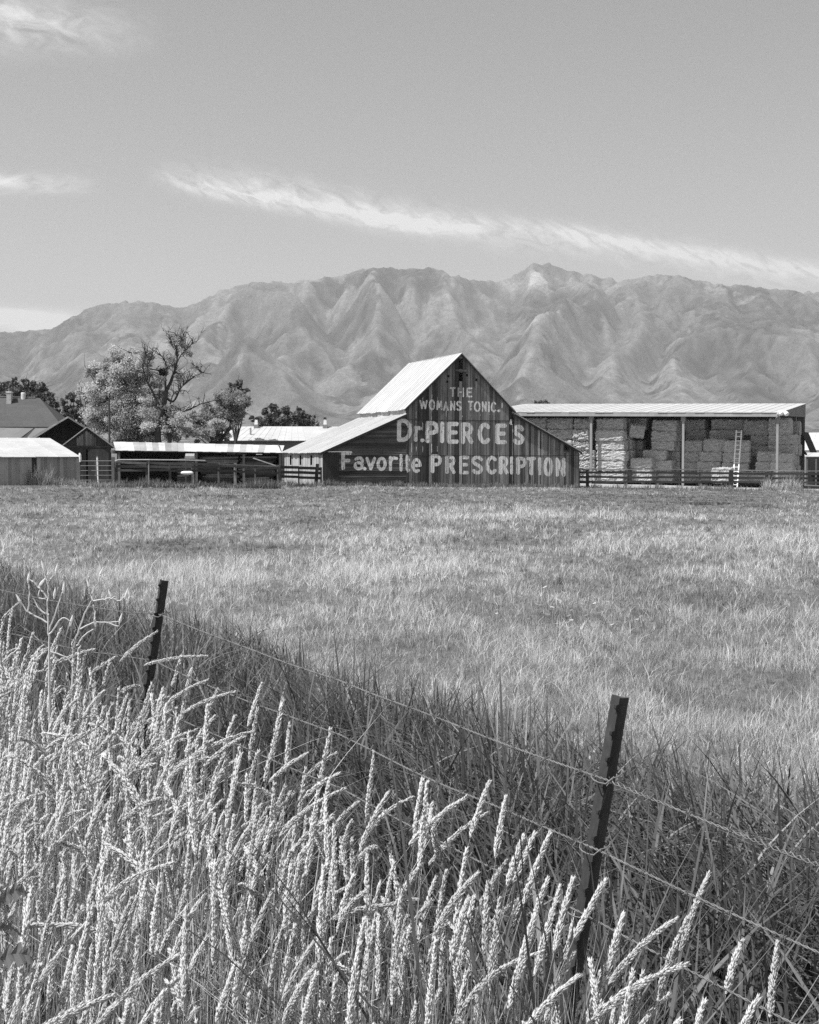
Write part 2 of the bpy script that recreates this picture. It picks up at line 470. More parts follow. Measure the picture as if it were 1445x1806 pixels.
    xs = np.linspace(xs[0], xs[-1], nx); ys = np.linspace(ys[0], ys[-1], ny); X, Y = np.meshgrid(xs, ys)
    pxr = 722.5 + X / 9300.0 * F_PX
    crest = (HOR - np.interp(pxr, RIDGE[:, 0], RIDGE[:, 1])) / F_PX * 9300
    crest = crest * (0.93 + 0.10 * fbm(X / 500 + 3, Y / 500, 3))
    t_ = np.clip((Y - 5500 - 900 * (fbm(X / 1500 + 8, X * 0 + 3, 3) - 0.5)) / 3700, 0, 1)
    ramp = crest * (0.35 * t_ + 0.65 * t_ ** 1.9) * np.exp(-(np.maximum(Y - 9300, 0) / 900.0) ** 2)
    h = 0.56 * ramp + 0.44 * h * (crest.mean() / np.percentile(h, 97))
    hn = h / h.max()
    h = h + ((np.abs(fbm(X / 260, Y / 260, 5, 0.6) - 0.5) * -2 + 0.3) * 42 + (np.abs(fbm(X / 130 + 2.2 * fbm(X / 700, Y / 700, 2), Y / 400 + 5, 4, 0.6) - 0.5) * -2 + 0.25) * 36) * sstep(0.05, 0.5, hn)
    # bring the skyline of each bearing to the one of the place
    pxg = 722.5 + X / Y * F_PX
    bins = np.arange(-700, 2151, 6.0)
    el = h / Y
    mx = np.zeros(len(bins)); bi = np.clip(((pxg + 700) / 6).astype(int), 0, len(bins) - 1)
    np.maximum.at(mx, bi.ravel(), el.ravel())
    want = (HOR - np.interp(bins + 3, RIDGE[:, 0], RIDGE[:, 1])) / F_PX
    ratio = want / np.maximum(mx, 1e-3)
    k = np.ones(5) / 5
    rough_ = np.convolve(np.pad(ratio, 2, mode='edge'), k, 'valid')
    sc = np.interp(pxg, bins + 3, rough_)
    h = h * sc
    fan = sstep(5200, 8200, Y) * 60
    Z = CZ + h + fan * 0 - 8
    V = np.stack([X, Y, Z], -1).reshape(-1, 3)
    i = (np.arange(ny - 1)[:, None] * nx + np.arange(nx - 1)[None, :]).ravel()
    q = np.stack([i, i + 1, i + nx + 1, i + nx], 1)
    wood = sstep(0.49, 0.54, fbm(X / 480 + 5, Y / 480, 7, 0.68)); grassy = sstep(0.5, 0.62, fbm(X / 300 + 50, Y / 300 + 20, 5, 0.6))
    lapc = np.zeros_like(h); lapc[1:-1, 1:-1] = h[:-2, 1:-1] + h[2:, 1:-1] + h[1:-1, :-2] + h[1:-1, 2:] - 4 * h[1:-1, 1:-1]
    for _ in range(2):
        lp_ = np.pad(lapc, 1, mode='edge'); lapc = (lp_[:-2, 1:-1] + lp_[2:, 1:-1] + lp_[1:-1, :-2] + lp_[1:-1, 2:] + 2 * lapc) / 6
    open_ = np.clip(-lapc / (np.std(lapc) * 1.2), -1, 1.6)      # open grass on the spur crests, brush in the gullies
    tn = 1.0 + 0.20 * open_ * (0.4 + fbm(X / 240, Y / 240, 3)) - 0.62 * wood + 0.75 * grassy * (1 - wood) + 1.0 * (fbm(X / 60, Y / 60, 3, 0.7) - 0.5) * (0.4 + wood)
    # bare scree under the high summit
    for (sx, sy, r, a) in ((948, 492, 30, 2.4), (900, 506, 20, 1.5), (1012, 500, 24, 1.2), (1200, 585, 20, 0.4), (990, 575, 20, 0.4)):
        py = HOR - (Z - CZ) / Y * F_PX
        d2 = ((pxg - sx) / r) ** 2 + ((py - sy) / (r * 0.6)) ** 2
        tn = tn + a * np.exp(-d2) * (0.5 + fbm(X / 90, Y / 90, 3))
    o = np_mesh('mountains', V, q.ravel(), np.arange(len(q)) * 4, np.full(len(q), 4), tn.ravel(), M['rock'])
    o.data.polygons.foreach_set('use_smooth', [True] * len(q))
    tag(o, 'long hazy mountain range with gullied slopes behind the farm', 'mountains', kind='structure')


build_mountains()

# ------------------------------------------------------------------ walls, roofs
RNG = random.Random(3)


def planks(mb, x0, x1, zb, zt, y=0.0, th=0.03, wid=0.22, tiers=(), holes=(), tone=(0.6, 1.5), gap=0.008, rng=RNG, jit=0.006, fixed=(), record=None):
    """upright boards from x0 to x1 between the height functions zb and zt; holes = (x0,x1,z0,z1)"""
    cuts = [x0, x1] + [h for q in holes for h in q[:2] if x0 < h < x1] + [c for c in fixed if x0 < c < x1]
    cuts = sorted(set(round(c, 4) for c in cuts)); xs = [cuts[0]]
    for a, b in zip(cuts, cuts[1:]):
        n = max(1, round((b - a) / wid)); w = [rng.uniform(0.7, 1.3) for _ in range(n)]; s = sum(w); p = a
        for q in w: p += q / s * (b - a); xs.append(p)
    for a, b in zip(xs, xs[1:]):
        t0 = rng.uniform(*tone); g = gap * rng.uniform(0.2, 1.8)
        if b - a < 0.03: continue
        lv = [None] + list(tiers) + [None]
        for z_lo, z_hi in zip(lv, lv[1:]):
            t = t0 * rng.uniform(0.85, 1.18); yy = y + rng.uniform(-jit, jit)
            ba, bb = zb(a), zb(b); ta, tb = zt(a), zt(b)
            if z_lo is not None: ba = max(ba, z_lo + 0.005); bb = max(bb, z_lo + 0.005)
            if z_hi is not None: ta = min(ta, z_hi); tb = min(tb, z_hi)
            if ta <= ba + 0.02 and tb <= bb + 0.02: continue
            ta = max(ta, ba + 0.004); tb = max(tb, bb + 0.004)
            segs = [(ba, bb, ta, tb)]
            for hx0, hx1, hz0, hz1 in holes:
                if a >= hx0 - 1e-3 and b <= hx1 + 1e-3:
                    out = []
                    for (p, q, r, s) in segs:
                        if hz0 >= max(r, s) or hz1 <= min(p, q): out.append((p, q, r, s)); continue
                        if hz0 > max(p, q): out.append((p, q, hz0, hz0))
                        if hz1 < min(r, s): out.append((hz1, hz1, r, s))
                    segs = out
            for (p, q, r, s) in segs:
                A, B = a + g / 2, b - g / 2
                mb.hexa([(A, yy, p), (B, yy, q), (B, yy + th, q), (A, yy + th, p)], [(A, yy, r), (B, yy, s), (B, yy + th, s), (A, yy + th, r)], t)
                if record is not None: record.append((A, B, min(p, q), max(r, s), yy))


def slope(mb, a, b, c, d, th=0.05, n=20, tone=(0.9, 1.05), rib=0.03, rng=RNG, ragged=0.0, rows=1, sag=0.0):
    """a sheet roof: a-b its lower edge, d-c its upper edge, in n upright sheets with raised seams"""
    a, b, c, d = map(Vector, (a, b, c, d))
    nrm = (b - a).cross(d - a).normalized()
    if nrm.z < 0: nrm = -nrm
    def pt(s, t):
        p = (a.lerp(b, s)).lerp(d.lerp(c, s), t)
        return p + Vector((0, 0, -sag * math.sin(math.pi * s)))
    for i in range(n):
        s0, s1 = i / n, (i + 1) / n; lo = -rng.uniform(0, ragged)
        for r in range(rows):
            t0 = lo if r == 0 else r / rows; t1 = (r + 1) / rows + (0.004 if r < rows - 1 else 0)
            lift = nrm * (0.004 * ((r + i) % 2))
            q = [pt(s0, t0) + lift, pt(s1, t0) + lift, pt(s1, t1) + lift, pt(s0, t1) + lift]
            mb.hexa([p - nrm * th for p in q], q, rng.uniform(*tone))
        if rib:
            mb.beam(pt(s0, lo) + nrm * rib * 0.3, pt(s0, 1) + nrm * rib * 0.3, rib * 1.3, rib, rng.uniform(*tone), up=nrm)


# ------------------------------------------------------------------ letters
def arc(cx, cy, rx, ry, a0, a1, n=18):
    return [(cx + rx * math.cos(math.radians(a0 + (a1 - a0) * i / n)), cy + ry * math.sin(math.radians(a0 + (a1 - a0) * i / n))) for i in range(n + 1)]


SG = [(0.95, 0.16)] + arc(0.5, 0.25, 0.46, 0.25, -35, -180) + [(0.06, 0.32), (0.3, 0.45), (0.7, 0.56), (0.93, 0.68)] + arc(0.5, 0.75, 0.48, 0.25, 0, 150)
GL = {   # skeletons in a unit box, y downwards
    'T': [[(0, 0), (1, 0)], [(0.5, 0), (0.5, 1)]],
    'H': [[(0, 0), (0, 1)], [(1, 0), (1, 1)], [(0, 0.5), (1, 0.5)]],
    'E': [[(0, 0), (0, 1)], [(0, 0), (1, 0)], [(0, 0.48), (0.85, 0.48)], [(0, 1), (1, 1)]],
    'F': [[(0, 0), (0, 1)], [(0, 0), (1, 0)], [(0, 0.5), (0.75, 0.5)]],
    'W': [[(0, 0), (0.25, 1), (0.5, 0.15), (0.75, 1), (1, 0)]],
    'O': [arc(0.5, 0.5, 0.5, 0.5, 0, 360, 32)],
    'M': [[(0, 1), (0.12, 0), (0.5, 0.75), (0.88, 0), (1, 1)]],
    'A': [[(0, 1), (0.5, 0), (1, 1)], [(0.2, 0.66), (0.8, 0.66)]],
    'N': [[(0, 1), (0, 0), (1, 1), (1, 0)]],
    'S': [SG],
    'I': [[(0.5, 0), (0.5, 1)]],
    'C': [arc(0.55, 0.5, 0.55, 0.5, -48, -312, 28)],
    'D': [[(0, 0), (0, 1)], [(0, 0), (0.35, 0)] + arc(0.35, 0.5, 0.65, 0.5, -90, 90) + [(0, 1)]],
    'P': [[(0, 0), (0, 1)], [(0, 0), (0.5, 0)] + arc(0.5, 0.27, 0.5, 0.27, -90, 90) + [(0, 0.54)]],
    'R': [[(0, 0), (0, 1)], [(0, 0), (0.5, 0)] + arc(0.5, 0.26, 0.46, 0.26, -90, 90) + [(0, 0.52)], [(0.45, 0.52), (1, 1)]],
    'r': [[(0, 0), (0, 1)], [(0, 0.4), (0.2, 0.14), (0.55, 0.02), (1, 0.08)]],
    'a': [[(0.1, 0.12), (0.35, 0), (0.6, 0.02), (0.72, 0.22), (0.72, 0.85), (1, 1)], arc(0.36, 0.72, 0.36, 0.27, 0, 360, 24)],
    'v': [[(0, 0), (0.5, 1), (1, 0)]],
    'o': [arc(0.5, 0.5, 0.5, 0.5, 0, 360, 28)],
    'i': [[(0.5, 0.25), (0.5, 1)], [(0.5, 0.0), (0.5, 0.05)]],
    't': [[(0.3, 0), (0.3, 0.85), (0.5, 1), (1, 0.97)], [(0, 0.27), (1, 0.27)]],
    'e': [[(0.03, 0.5), (0.98, 0.5)] + arc(0.5, 0.5, 0.5, 0.5, 0, -300, 28)],
    '.': [[(0.45, 0.5), (0.55, 0.5)]],
    "'": [[(0.7, 0.1), (0.4, 1)]],
}
TEXT = [
    [('T', 793.5, 683, 804, 699.7), ('H', 807.6, 683.2, 818.4, 700), ('E', 823.3, 683.6, 833.2, 700.5)],
    [('W', 740, 705.5, 754.4, 721.3), ('O', 756.5, 704.7, 767.7, 723), ('M', 770, 706.4, 780.4, 723), ('A', 781.8, 708, 791.8, 724.5), ('N', 794.3, 707, 803.4, 724), ('S', 805, 707, 814.4, 724.5),
     ('T', 825.5, 707, 835, 723.8), ('O', 836.2, 708, 848.2, 726.2), ('N', 850.2, 708, 859, 726), ('I', 861.2, 708.5, 864.4, 726.5), ('C', 865.8, 708.8, 875.8, 727), ('.', 877.8, 722.2, 882.4, 727.2), ("'", 884.4, 709.5, 887.6, 719.6)],
    [('D', 700.4, 738.7, 727, 778.6), ('r', 730.3, 751, 744.5, 779), ('.', 741.8, 773.2, 748.6, 779.8), ('P', 751, 743, 773.8, 781), ('I', 776, 743.7, 783.8, 781), ('E', 788.3, 744.5, 809.4, 782), ('R', 813.3, 745.4, 835.2, 782.8), ('C', 842.9, 746, 866, 783), ('E', 874.6, 747.5, 894.2, 783), ("'", 898.6, 739.6, 905.6, 748.9), ('S', 903.6, 749.3, 925.6, 784.2)],
    [('F', 602.2, 796, 621.4, 828.4), ('a', 623.8, 805, 646.4, 829.2), ('v', 644.8, 806, 663.4, 829), ('o', 664.2, 806, 682, 830.2), ('r', 686.1, 804.6, 702.3, 830.4), ('i', 704.2, 801, 710.8, 831), ('t', 714.6, 802, 723.4, 832.8), ('e', 725.8, 808.3, 743.8, 833.6),
     ('P', 760, 802, 779.5, 834.2), ('R', 785.8, 803.3, 803.8, 835.6), ('E', 809.8, 804, 827.6, 836.2), ('S', 831.4, 803.3, 853, 836.4), ('C', 857.1, 804, 877.4, 836.4), ('R', 880.4, 805, 897, 836.4), ('I', 899.5, 805.3, 906.2, 836.4), ('P', 911, 806, 929, 836.9), ('T', 929.4, 806, 945.2, 837.8), ('I', 948.8, 806.8, 955.5, 837.8), ('O', 958.3, 806.8, 976, 839.8), ('N', 979.8, 807.5, 997.6, 840.2)],
]
STROKE = [2.8, 2.8, 7.2, 6.2]


def lettering(fr, line, stroke, cells, y_off, rng):
    """paint of one line of the sign: every run of paint lies on the board it was brushed on"""
    st = 0.34; mb = MB()
    for ch, x0, y0, x1, y1 in line:
        hw = stroke / 2 * (0.86 if ch in 'avrite' or ch == 'o' else 1)
        if ch in '.': hw = min(x1 - x0, y1 - y0) * 0.48
        if ch == "'": hw = min(hw, (x1 - x0) * 0.4)
        gx0, gx1, gy0, gy1 = x0 + hw, x1 - hw, y0 + hw * 0.9, y1 - hw * 0.9
        if ch in 'I.': gx0, gx1 = x0, x1
        if ch == 'i': gx0, gx1 = x0, x1
        xs = np.arange(x0 - 0.6, x1 + 0.61, st); ys = np.arange(y0 - 0.6, y1 + 0.61, st)
        Xg, Yg = np.meshgrid(xs, ys); D = np.full(Xg.shape, 9e9)
        for stq in GL[ch]:
            pts = [(gx0 + (gx1 - gx0) * a, gy0 + (gy1 - gy0) * b) for a, b in stq]
            for (ax, ay), (bx, by) in zip(pts, pts[1:]):
                ex, ey = bx - ax, by - ay; L2 = ex * ex + ey * ey + 1e-9
                t = np.clip(((Xg - ax) * ex + (Yg - ay) * ey) / L2, 0, 1)
                ddx = np.abs(Xg - ax - t * ex); ddy = np.abs(Yg - ay - t * ey)
                # the brush is a flat one: square ends
                D = np.minimum(D, np.maximum(np.hypot(ddx, ddy) * 0.985, 0.0 * ddx))
        edge = (fbm(Xg * 0.9, Yg * 0.35, 3) - 0.5) * 1.5
        worn = fbm(Xg * 1.1 + 40, Yg * 0.16, 3) < 0.27
        mask = (D + edge * 0.35 < hw) & ~worn
        for r, yy in enumerate(ys):
            row = mask[r]; c = 0
            while c < len(row):
                if not row[c]: c += 1; continue
                e = c
                while e + 1 < len(row) and row[e + 1]: e += 1
                pa = fr.P(xs[c] - st / 2, yy + st / 2); pb = fr.P(xs[e] + st / 2, yy - st / 2)
                xa, xb, za, zb_ = pa[0], pb[0], pa[1], pb[1]; zm = (za + zb_) / 2
                for (A, B, z0, z1, yv) in cells:
                    if B <= xa or A >= xb or zm < z0 or zm > z1: continue
                    u, w = max(A, xa), min(B, xb)
                    if w - u < 0.004: continue
                    mb.quad([(u, yv - y_off, za), (w, yv - y_off, za), (w, yv - y_off, zb_), (u, yv - y_off, zb_)], rng.uniform(0.9, 1.05) * (0.78 + 0.3 * ((hash((round(A, 3), round(z0, 2))) % 97) / 97)))
                c = e + 1
    return mb


# ------------------------------------------------------------------ the painted barn
def build_barn():
    rng = random.Random(8)
    fr = Fr('painted_barn', 'big dark plank barn with white lettering across its gable front and a bright tin roof', 'barn', 812.5, 105.0, 18.9, z0=0.0)
    R = fr.root; P = fr.P
    pk = P(813, 622.5); rb = P(906, 724); re = P(1022, 795.5); lb = P(716.5, 719); le = P(569, 796.5); lt = P(716.5, 729)
    xl, xr = P(570, 820)[0], P(1020.5, 820)[0]; xs_ = P(717, 780)[0]; xd = P(597.5, 820)[0]
    DEP = 12.0
    zb = lambda x: fr.ground(x, 0) - 0.12

    def ztop(x):
        xsn = [le[0], lt[0], lb[0] + 0.001, pk[0], rb[0], re[0]]; zs = [le[1], lt[1], lb[1], pk[1], rb[1], re[1]]
        return float(np.interp(x, xsn, zs)) - 0.05
    tiers = [P(850, 803.3)[1], P(850, 741.5)[1]]
    h = lambda a, b, c, d: (P(a, (c + d) / 2)[0], P(b, (c + d) / 2)[0], P((a + b) / 2, d)[1], P((a + b) / 2, c)[1])
    holes = [h(809.6, 816.4, 632, 650.5), h(810, 815.8, 656.5, 672.5), h(822.8, 825.6, 659.5, 663.8), h(838.8, 842.4, 667.5, 672.2), h(789.2, 793, 660.8, 665.5), h(787.8, 791, 671, 675.2), h(995, 1003.6, 784.5, 797), h(903.2, 905.2, 729, 748), h(953.2, 954.9, 758, 792), h(966.4, 967.8, 764, 803), h(905.8, 907.4, 736, 765)]
    cells = []
    mb = MB()
    planks(mb, xs_, rb[0], zb, ztop, 0, 0.03, 0.24, tiers, holes, (0.3, 2.9), 0.018, rng, 0.009, record=cells)
    planks(mb, rb[0] + 0.004, xr, zb, ztop, 0, 0.03, 0.24, tiers, holes, (0.5, 3.9), 0.022, rng, 0.010, record=cells)
    mb.build('front_boards', M['barnwood'], R)
    # lap siding of the left wing
    mb = MB(); z = zb(xl) - 0.1; zz = z
    while zz < lt[1]:
        z1 = zz + rng.uniform(0.13, 0.2); t = rng.uniform(0.5, 1.9); yy = rng.uniform(-0.004, 0.004)
        def xat(zv): return xl if zv <= ztop(xl) else float(np.interp(zv, [ztop(le[0]), ztop(lt[0])], [le[0], lt[0]]))
        xa = max(xd + 0.03 if zz < P(590, 797)[1] else xat(z1), xat(z1)); xb = xs_ - 0.02
        if xb - xa > 0.15:
            xm = xa + (xb - xa) * rng.uniform(0.25, 0.75)
            for u, w in ((xa, xm - 0.006), (xm, xb)):
                tt = t * rng.uniform(0.8, 1.2)
                mb.hexa([(u, yy - 0.012, zz), (w, yy - 0.012, zz), (w, yy + 0.025, zz), (u, yy + 0.025, zz)], [(u, yy + 0.006, z1 - 0.006), (w, yy + 0.006, z1 - 0.006), (w, yy + 0.025, z1 - 0.006), (u, yy + 0.025, z1 - 0.006)], tt)
                cells.append((u, w, zz, z1, yy - 0.012))
        zz = z1
    # the slim wedge over the boards is closed by a fitted gusset
    mb.build('lap_siding', M['clapboard'], R)
    mb = MB(); mb.box(xs_ - 0.02, xs_ + 0.07, -0.03, -0.0125, zb(xs_), lt[1] - 0.1, 0.9); mb.build('corner_board', M['barnwood'], R)
    cells.insert(0, (xs_ - 0.02, xs_ + 0.07, zb(xs_), lt[1], -0.03))
    mb = MB(); mb.box(xr - 0.03, xr + 0.06, -0.03, 0.1, zb(xr), re[1] - 0.15, 1.5)
    mb.build('corner_board', M['barnwood'], R)
    # door at the left corner
    md = MB(); zd = P(583, 798)[1]
    planks(md, xl - 0.02, xd, lambda x: zb(x), lambda x: zd, -0.03, 0.03, 0.2, (), (), (0.6, 1.1), 0.01, rng)
    door = md.build('door', M['darkwood'], R); door['label'] = 'dark plank door at the left corner'
    mr = MB(); mr.beam((xl + 0.1, -0.05, zd + 0.06), (xd + 0.6, -0.05, zd + 0.06), 0.05, 0.07, 3.0); mr.build('door_rail', M['steel'], door)
    # hood beam and its trim
    mbm = MB(); a = P(803, 653); b = P(823.5, 654)
    mbm.beam((a[0], -0.06, a[1]), (b[0], -0.06, b[1]), 0.14, 0.15, 1.3); mbm.build('hay_beam', M['barnwood'], R)
    mw = MB(); q = h(995, 1003.6, 784.5, 797)
    mw.box(q[0] - 0.05, q[1] + 0.05, -0.04, -0.012, q[2] - 0.09, q[2], 2.2); mw.box(q[0] - 0.06, q[0], -0.04, -0.012, q[2], q[3] + 0.05, 1.4)
    mw.box(q[1], q[1] + 0.06, -0.04, -0.012, q[2], q[3] + 0.05, 1.4)
    mw.build('window_frame', M['barnwood'], R)
    for i, z in enumerate(tiers):
        ms = MB(); ms.box(xs_ + 0.1, (xr if i == 0 else P(1000, 741)[0] * 0 + rb[0]) - 0.1, -0.011, 0.0, z - 0.012, z + 0.012, 0.35); ms.build('seam_board', M['barnwood'], R)
    # other walls
    mb = MB()
    def side(x, zt_, dep, tone, mbx, hl=()):
        t = []
        planks(mbx, 0.03, dep, lambda yv: fr.ground(x, yv) - 0.15, lambda yv: zt_, 0, 0.03, 0.2, (), hl, tone, 0.01, rng, 0.004)
    ml = MB(); hl = []
    for px_ in (513.3, 530.5, 549.6):
        ya, za = fr.PX(px_ + 1.6, 803, xl); yb, zb2 = fr.PX(px_ - 1.6, 820, xl); hl.append((ya, yb, zb2, za))
    side(xl, le[1] - 0.12, DEP, (0.7, 1.25), ml, hl)
    lw = ml.build('side_wall', M['greywood'], R); lw['label'] = 'pale weathered side wall with three slits'
    lw.location = (xl, 0, 0); lw.rotation_euler = (0, 0, math.pi / 2)
    mr = MB(); side(xr, re[1] - 0.12, DEP, (0.7, 1.2), mr)
    rw = mr.build('side_wall', M['barnwood'], R); rw.location = (xr + 0.03, 0, 0); rw.rotation_euler = (0, 0, math.pi / 2)
    mbk = MB(); planks(mbk, xl, xr, lambda x: fr.ground(x, DEP) - 0.15, ztop, DEP - 0.03, 0.03, 0.3, (), (), (0.7, 1.2), 0.004, rng); mbk.build('rear_wall', M['barnwood'], R)
    mi = MB(); mi.box(xl + 0.1, xr - 0.1, 0.5, DEP - 0.4, zb(0) - 0.2, zb(0) + 0.02, 1.0); mi.build('floor', M['darkwood'], R)
    # roofs
    ov = 0.22; e1 = -ov; e2 = DEP + 0.3
    lo_l = (lb[0] - 0.18, lb[1] - 0.12)
    mt = MB(); slope(mt, (lo_l[0], e2, lo_l[1] + 0.04), (lo_l[0], e1, lo_l[1] + 0.04), (pk[0], e1, pk[1]), (pk[0], e2, pk[1]), 0.04, 19, (0.92, 1.06), 0.03, rng, 0.02, sag=0.05)
    o = mt.build('roof', M['tin'], R); o['label'] = 'steep bright tin slope facing left'
    mt = MB(); ro = (rb[0] + 0.1, rb[1] - 0.08)
    slope(mt, (ro[0], e1, ro[1]), (ro[0], e2, ro[1]), (pk[0], e2, pk[1]), (pk[0], e1, pk[1]), 0.04, 19, (0.9, 1.05), 0.03, rng); mt.build('roof', M['tin'], R)
    mt = MB(); zr0 = lt[1] - 0.02
    slope(mt, (le[0] - 0.2, e2, le[1] - 0.04), (le[0] - 0.2, e1, le[1] - 0.04), (lt[0] - 0.02, e1, zr0), (lt[0] - 0.02, e2, zr0), 0.04, 19, (0.9, 1.06), 0.03, rng, 0.015, sag=0.04)
    o = mt.build('roof', M['tin'], R); o['label'] = 'low tin slope over the left wing'
    mt = MB(); slope(mt, (re[0] + 0.15, e1, re[1] - 0.06), (re[0] + 0.15, e2, re[1] - 0.06), (rb[0] + 0.02, e2, rb[1] - 0.22), (rb[0] + 0.02, e1, rb[1] - 0.22), 0.04, 19, (0.9, 1.05), 0.03, rng); mt.build('roof', M['tin'], R)
    # light band of wall between the two left slopes
    mc = MB(); planks(mc, 0.0, DEP, lambda yv: lt[1] - 0.1, lambda yv: lb[1] - 0.1, 0, 0.03, 0.35, (), (), (0.8, 1.1), 0.006, rng, 0.003)
    o = mc.build('clerestory_band', M['siding'], R); o.location = (lb[0] + 0.0, 0, 0); o.rotation_euler = (0, 0, math.pi / 2)
    # dark rake boards
    for p, q in ((lo_l, pk), (pk, ro), ((rb[0], rb[1] - 0.24), (re[0] + 0.15, re[1] - 0.1)), ((le[0] - 0.2, le[1] - 0.1), (lt[0], zr0 - 0.04))):
        mk = MB(); mk.beam((p[0], e1 + 0.02, p[1] - 0.09), (q[0], e1 + 0.02, q[1] - 0.09), 0.035, 0.12, 0.6, up=(0, 0, 1)); mk.build('rake_board', M['darkwood'], R)
    # writing
    for i, line in enumerate(TEXT):
        o = lettering(fr, line, STROKE[i], cells, 0.003, rng).build('lettering', M['paint'], R)
        o['label'] = ('white words THE', "white words WOMANS TONIC.'", "white words Dr.PIERCE'S", 'white words Favorite PRESCRIPTION')[i]
    # runs of white that the weather left along board edges
    for px_, y0, y1, w in ((726.2, 780, 798, 1.1), (726.4, 802, 806, 1.4), (734.5, 787, 797, 0.9), (746, 786, 798, 0.9), (745.8, 744, 760, 0.9), (761.5, 782, 799, 1.6), (771.6, 786, 797, 1.1), (772.4, 746, 765, 1.6), (760.3, 745, 781, 1.0), (726, 746, 756, 0.8), (734, 741, 752, 0.8), (873.8, 748, 782, 0.9), (734, 706, 738, 0.7), (762, 695, 726, 0.8), (746, 700, 712, 0.8), (787.5, 712, 736, 0.8), (772, 699, 712, 0.6), (879.5, 796, 836, 0.6), (845.5, 806, 834, 0.5), (761.5, 734, 741, 1.0)):
        xa = P(px_ - w / 2, (y0 + y1) / 2)[0]; xb = P(px_ + w / 2, (y0 + y1) / 2)[0]; za = P(px_, y1)[1]; zb2 = P(px_, y0)[1]
        n = max(2, int((y1 - y0) / 3)); mp = MB()
        outl = [(xa, -0.0165, za), (xb, -0.0165, za)]; right = []
        for k in range(n):
            u = za + (zb2 - za) * k / n; w2 = za + (zb2 - za) * (k + 0.95) / n; s = rng.uniform(0.4, 1)
            right.append((xa + (xb - xa) * s, -0.0165, (u + w2) / 2))
        mp.quad([(xa, -0.0165, za)] + right + [(xa, -0.0165, zb2)], rng.uniform(0.6, 1.0)); mp.build('paint_streak', M['paint'], R)
    return fr


BARN = build_barn()

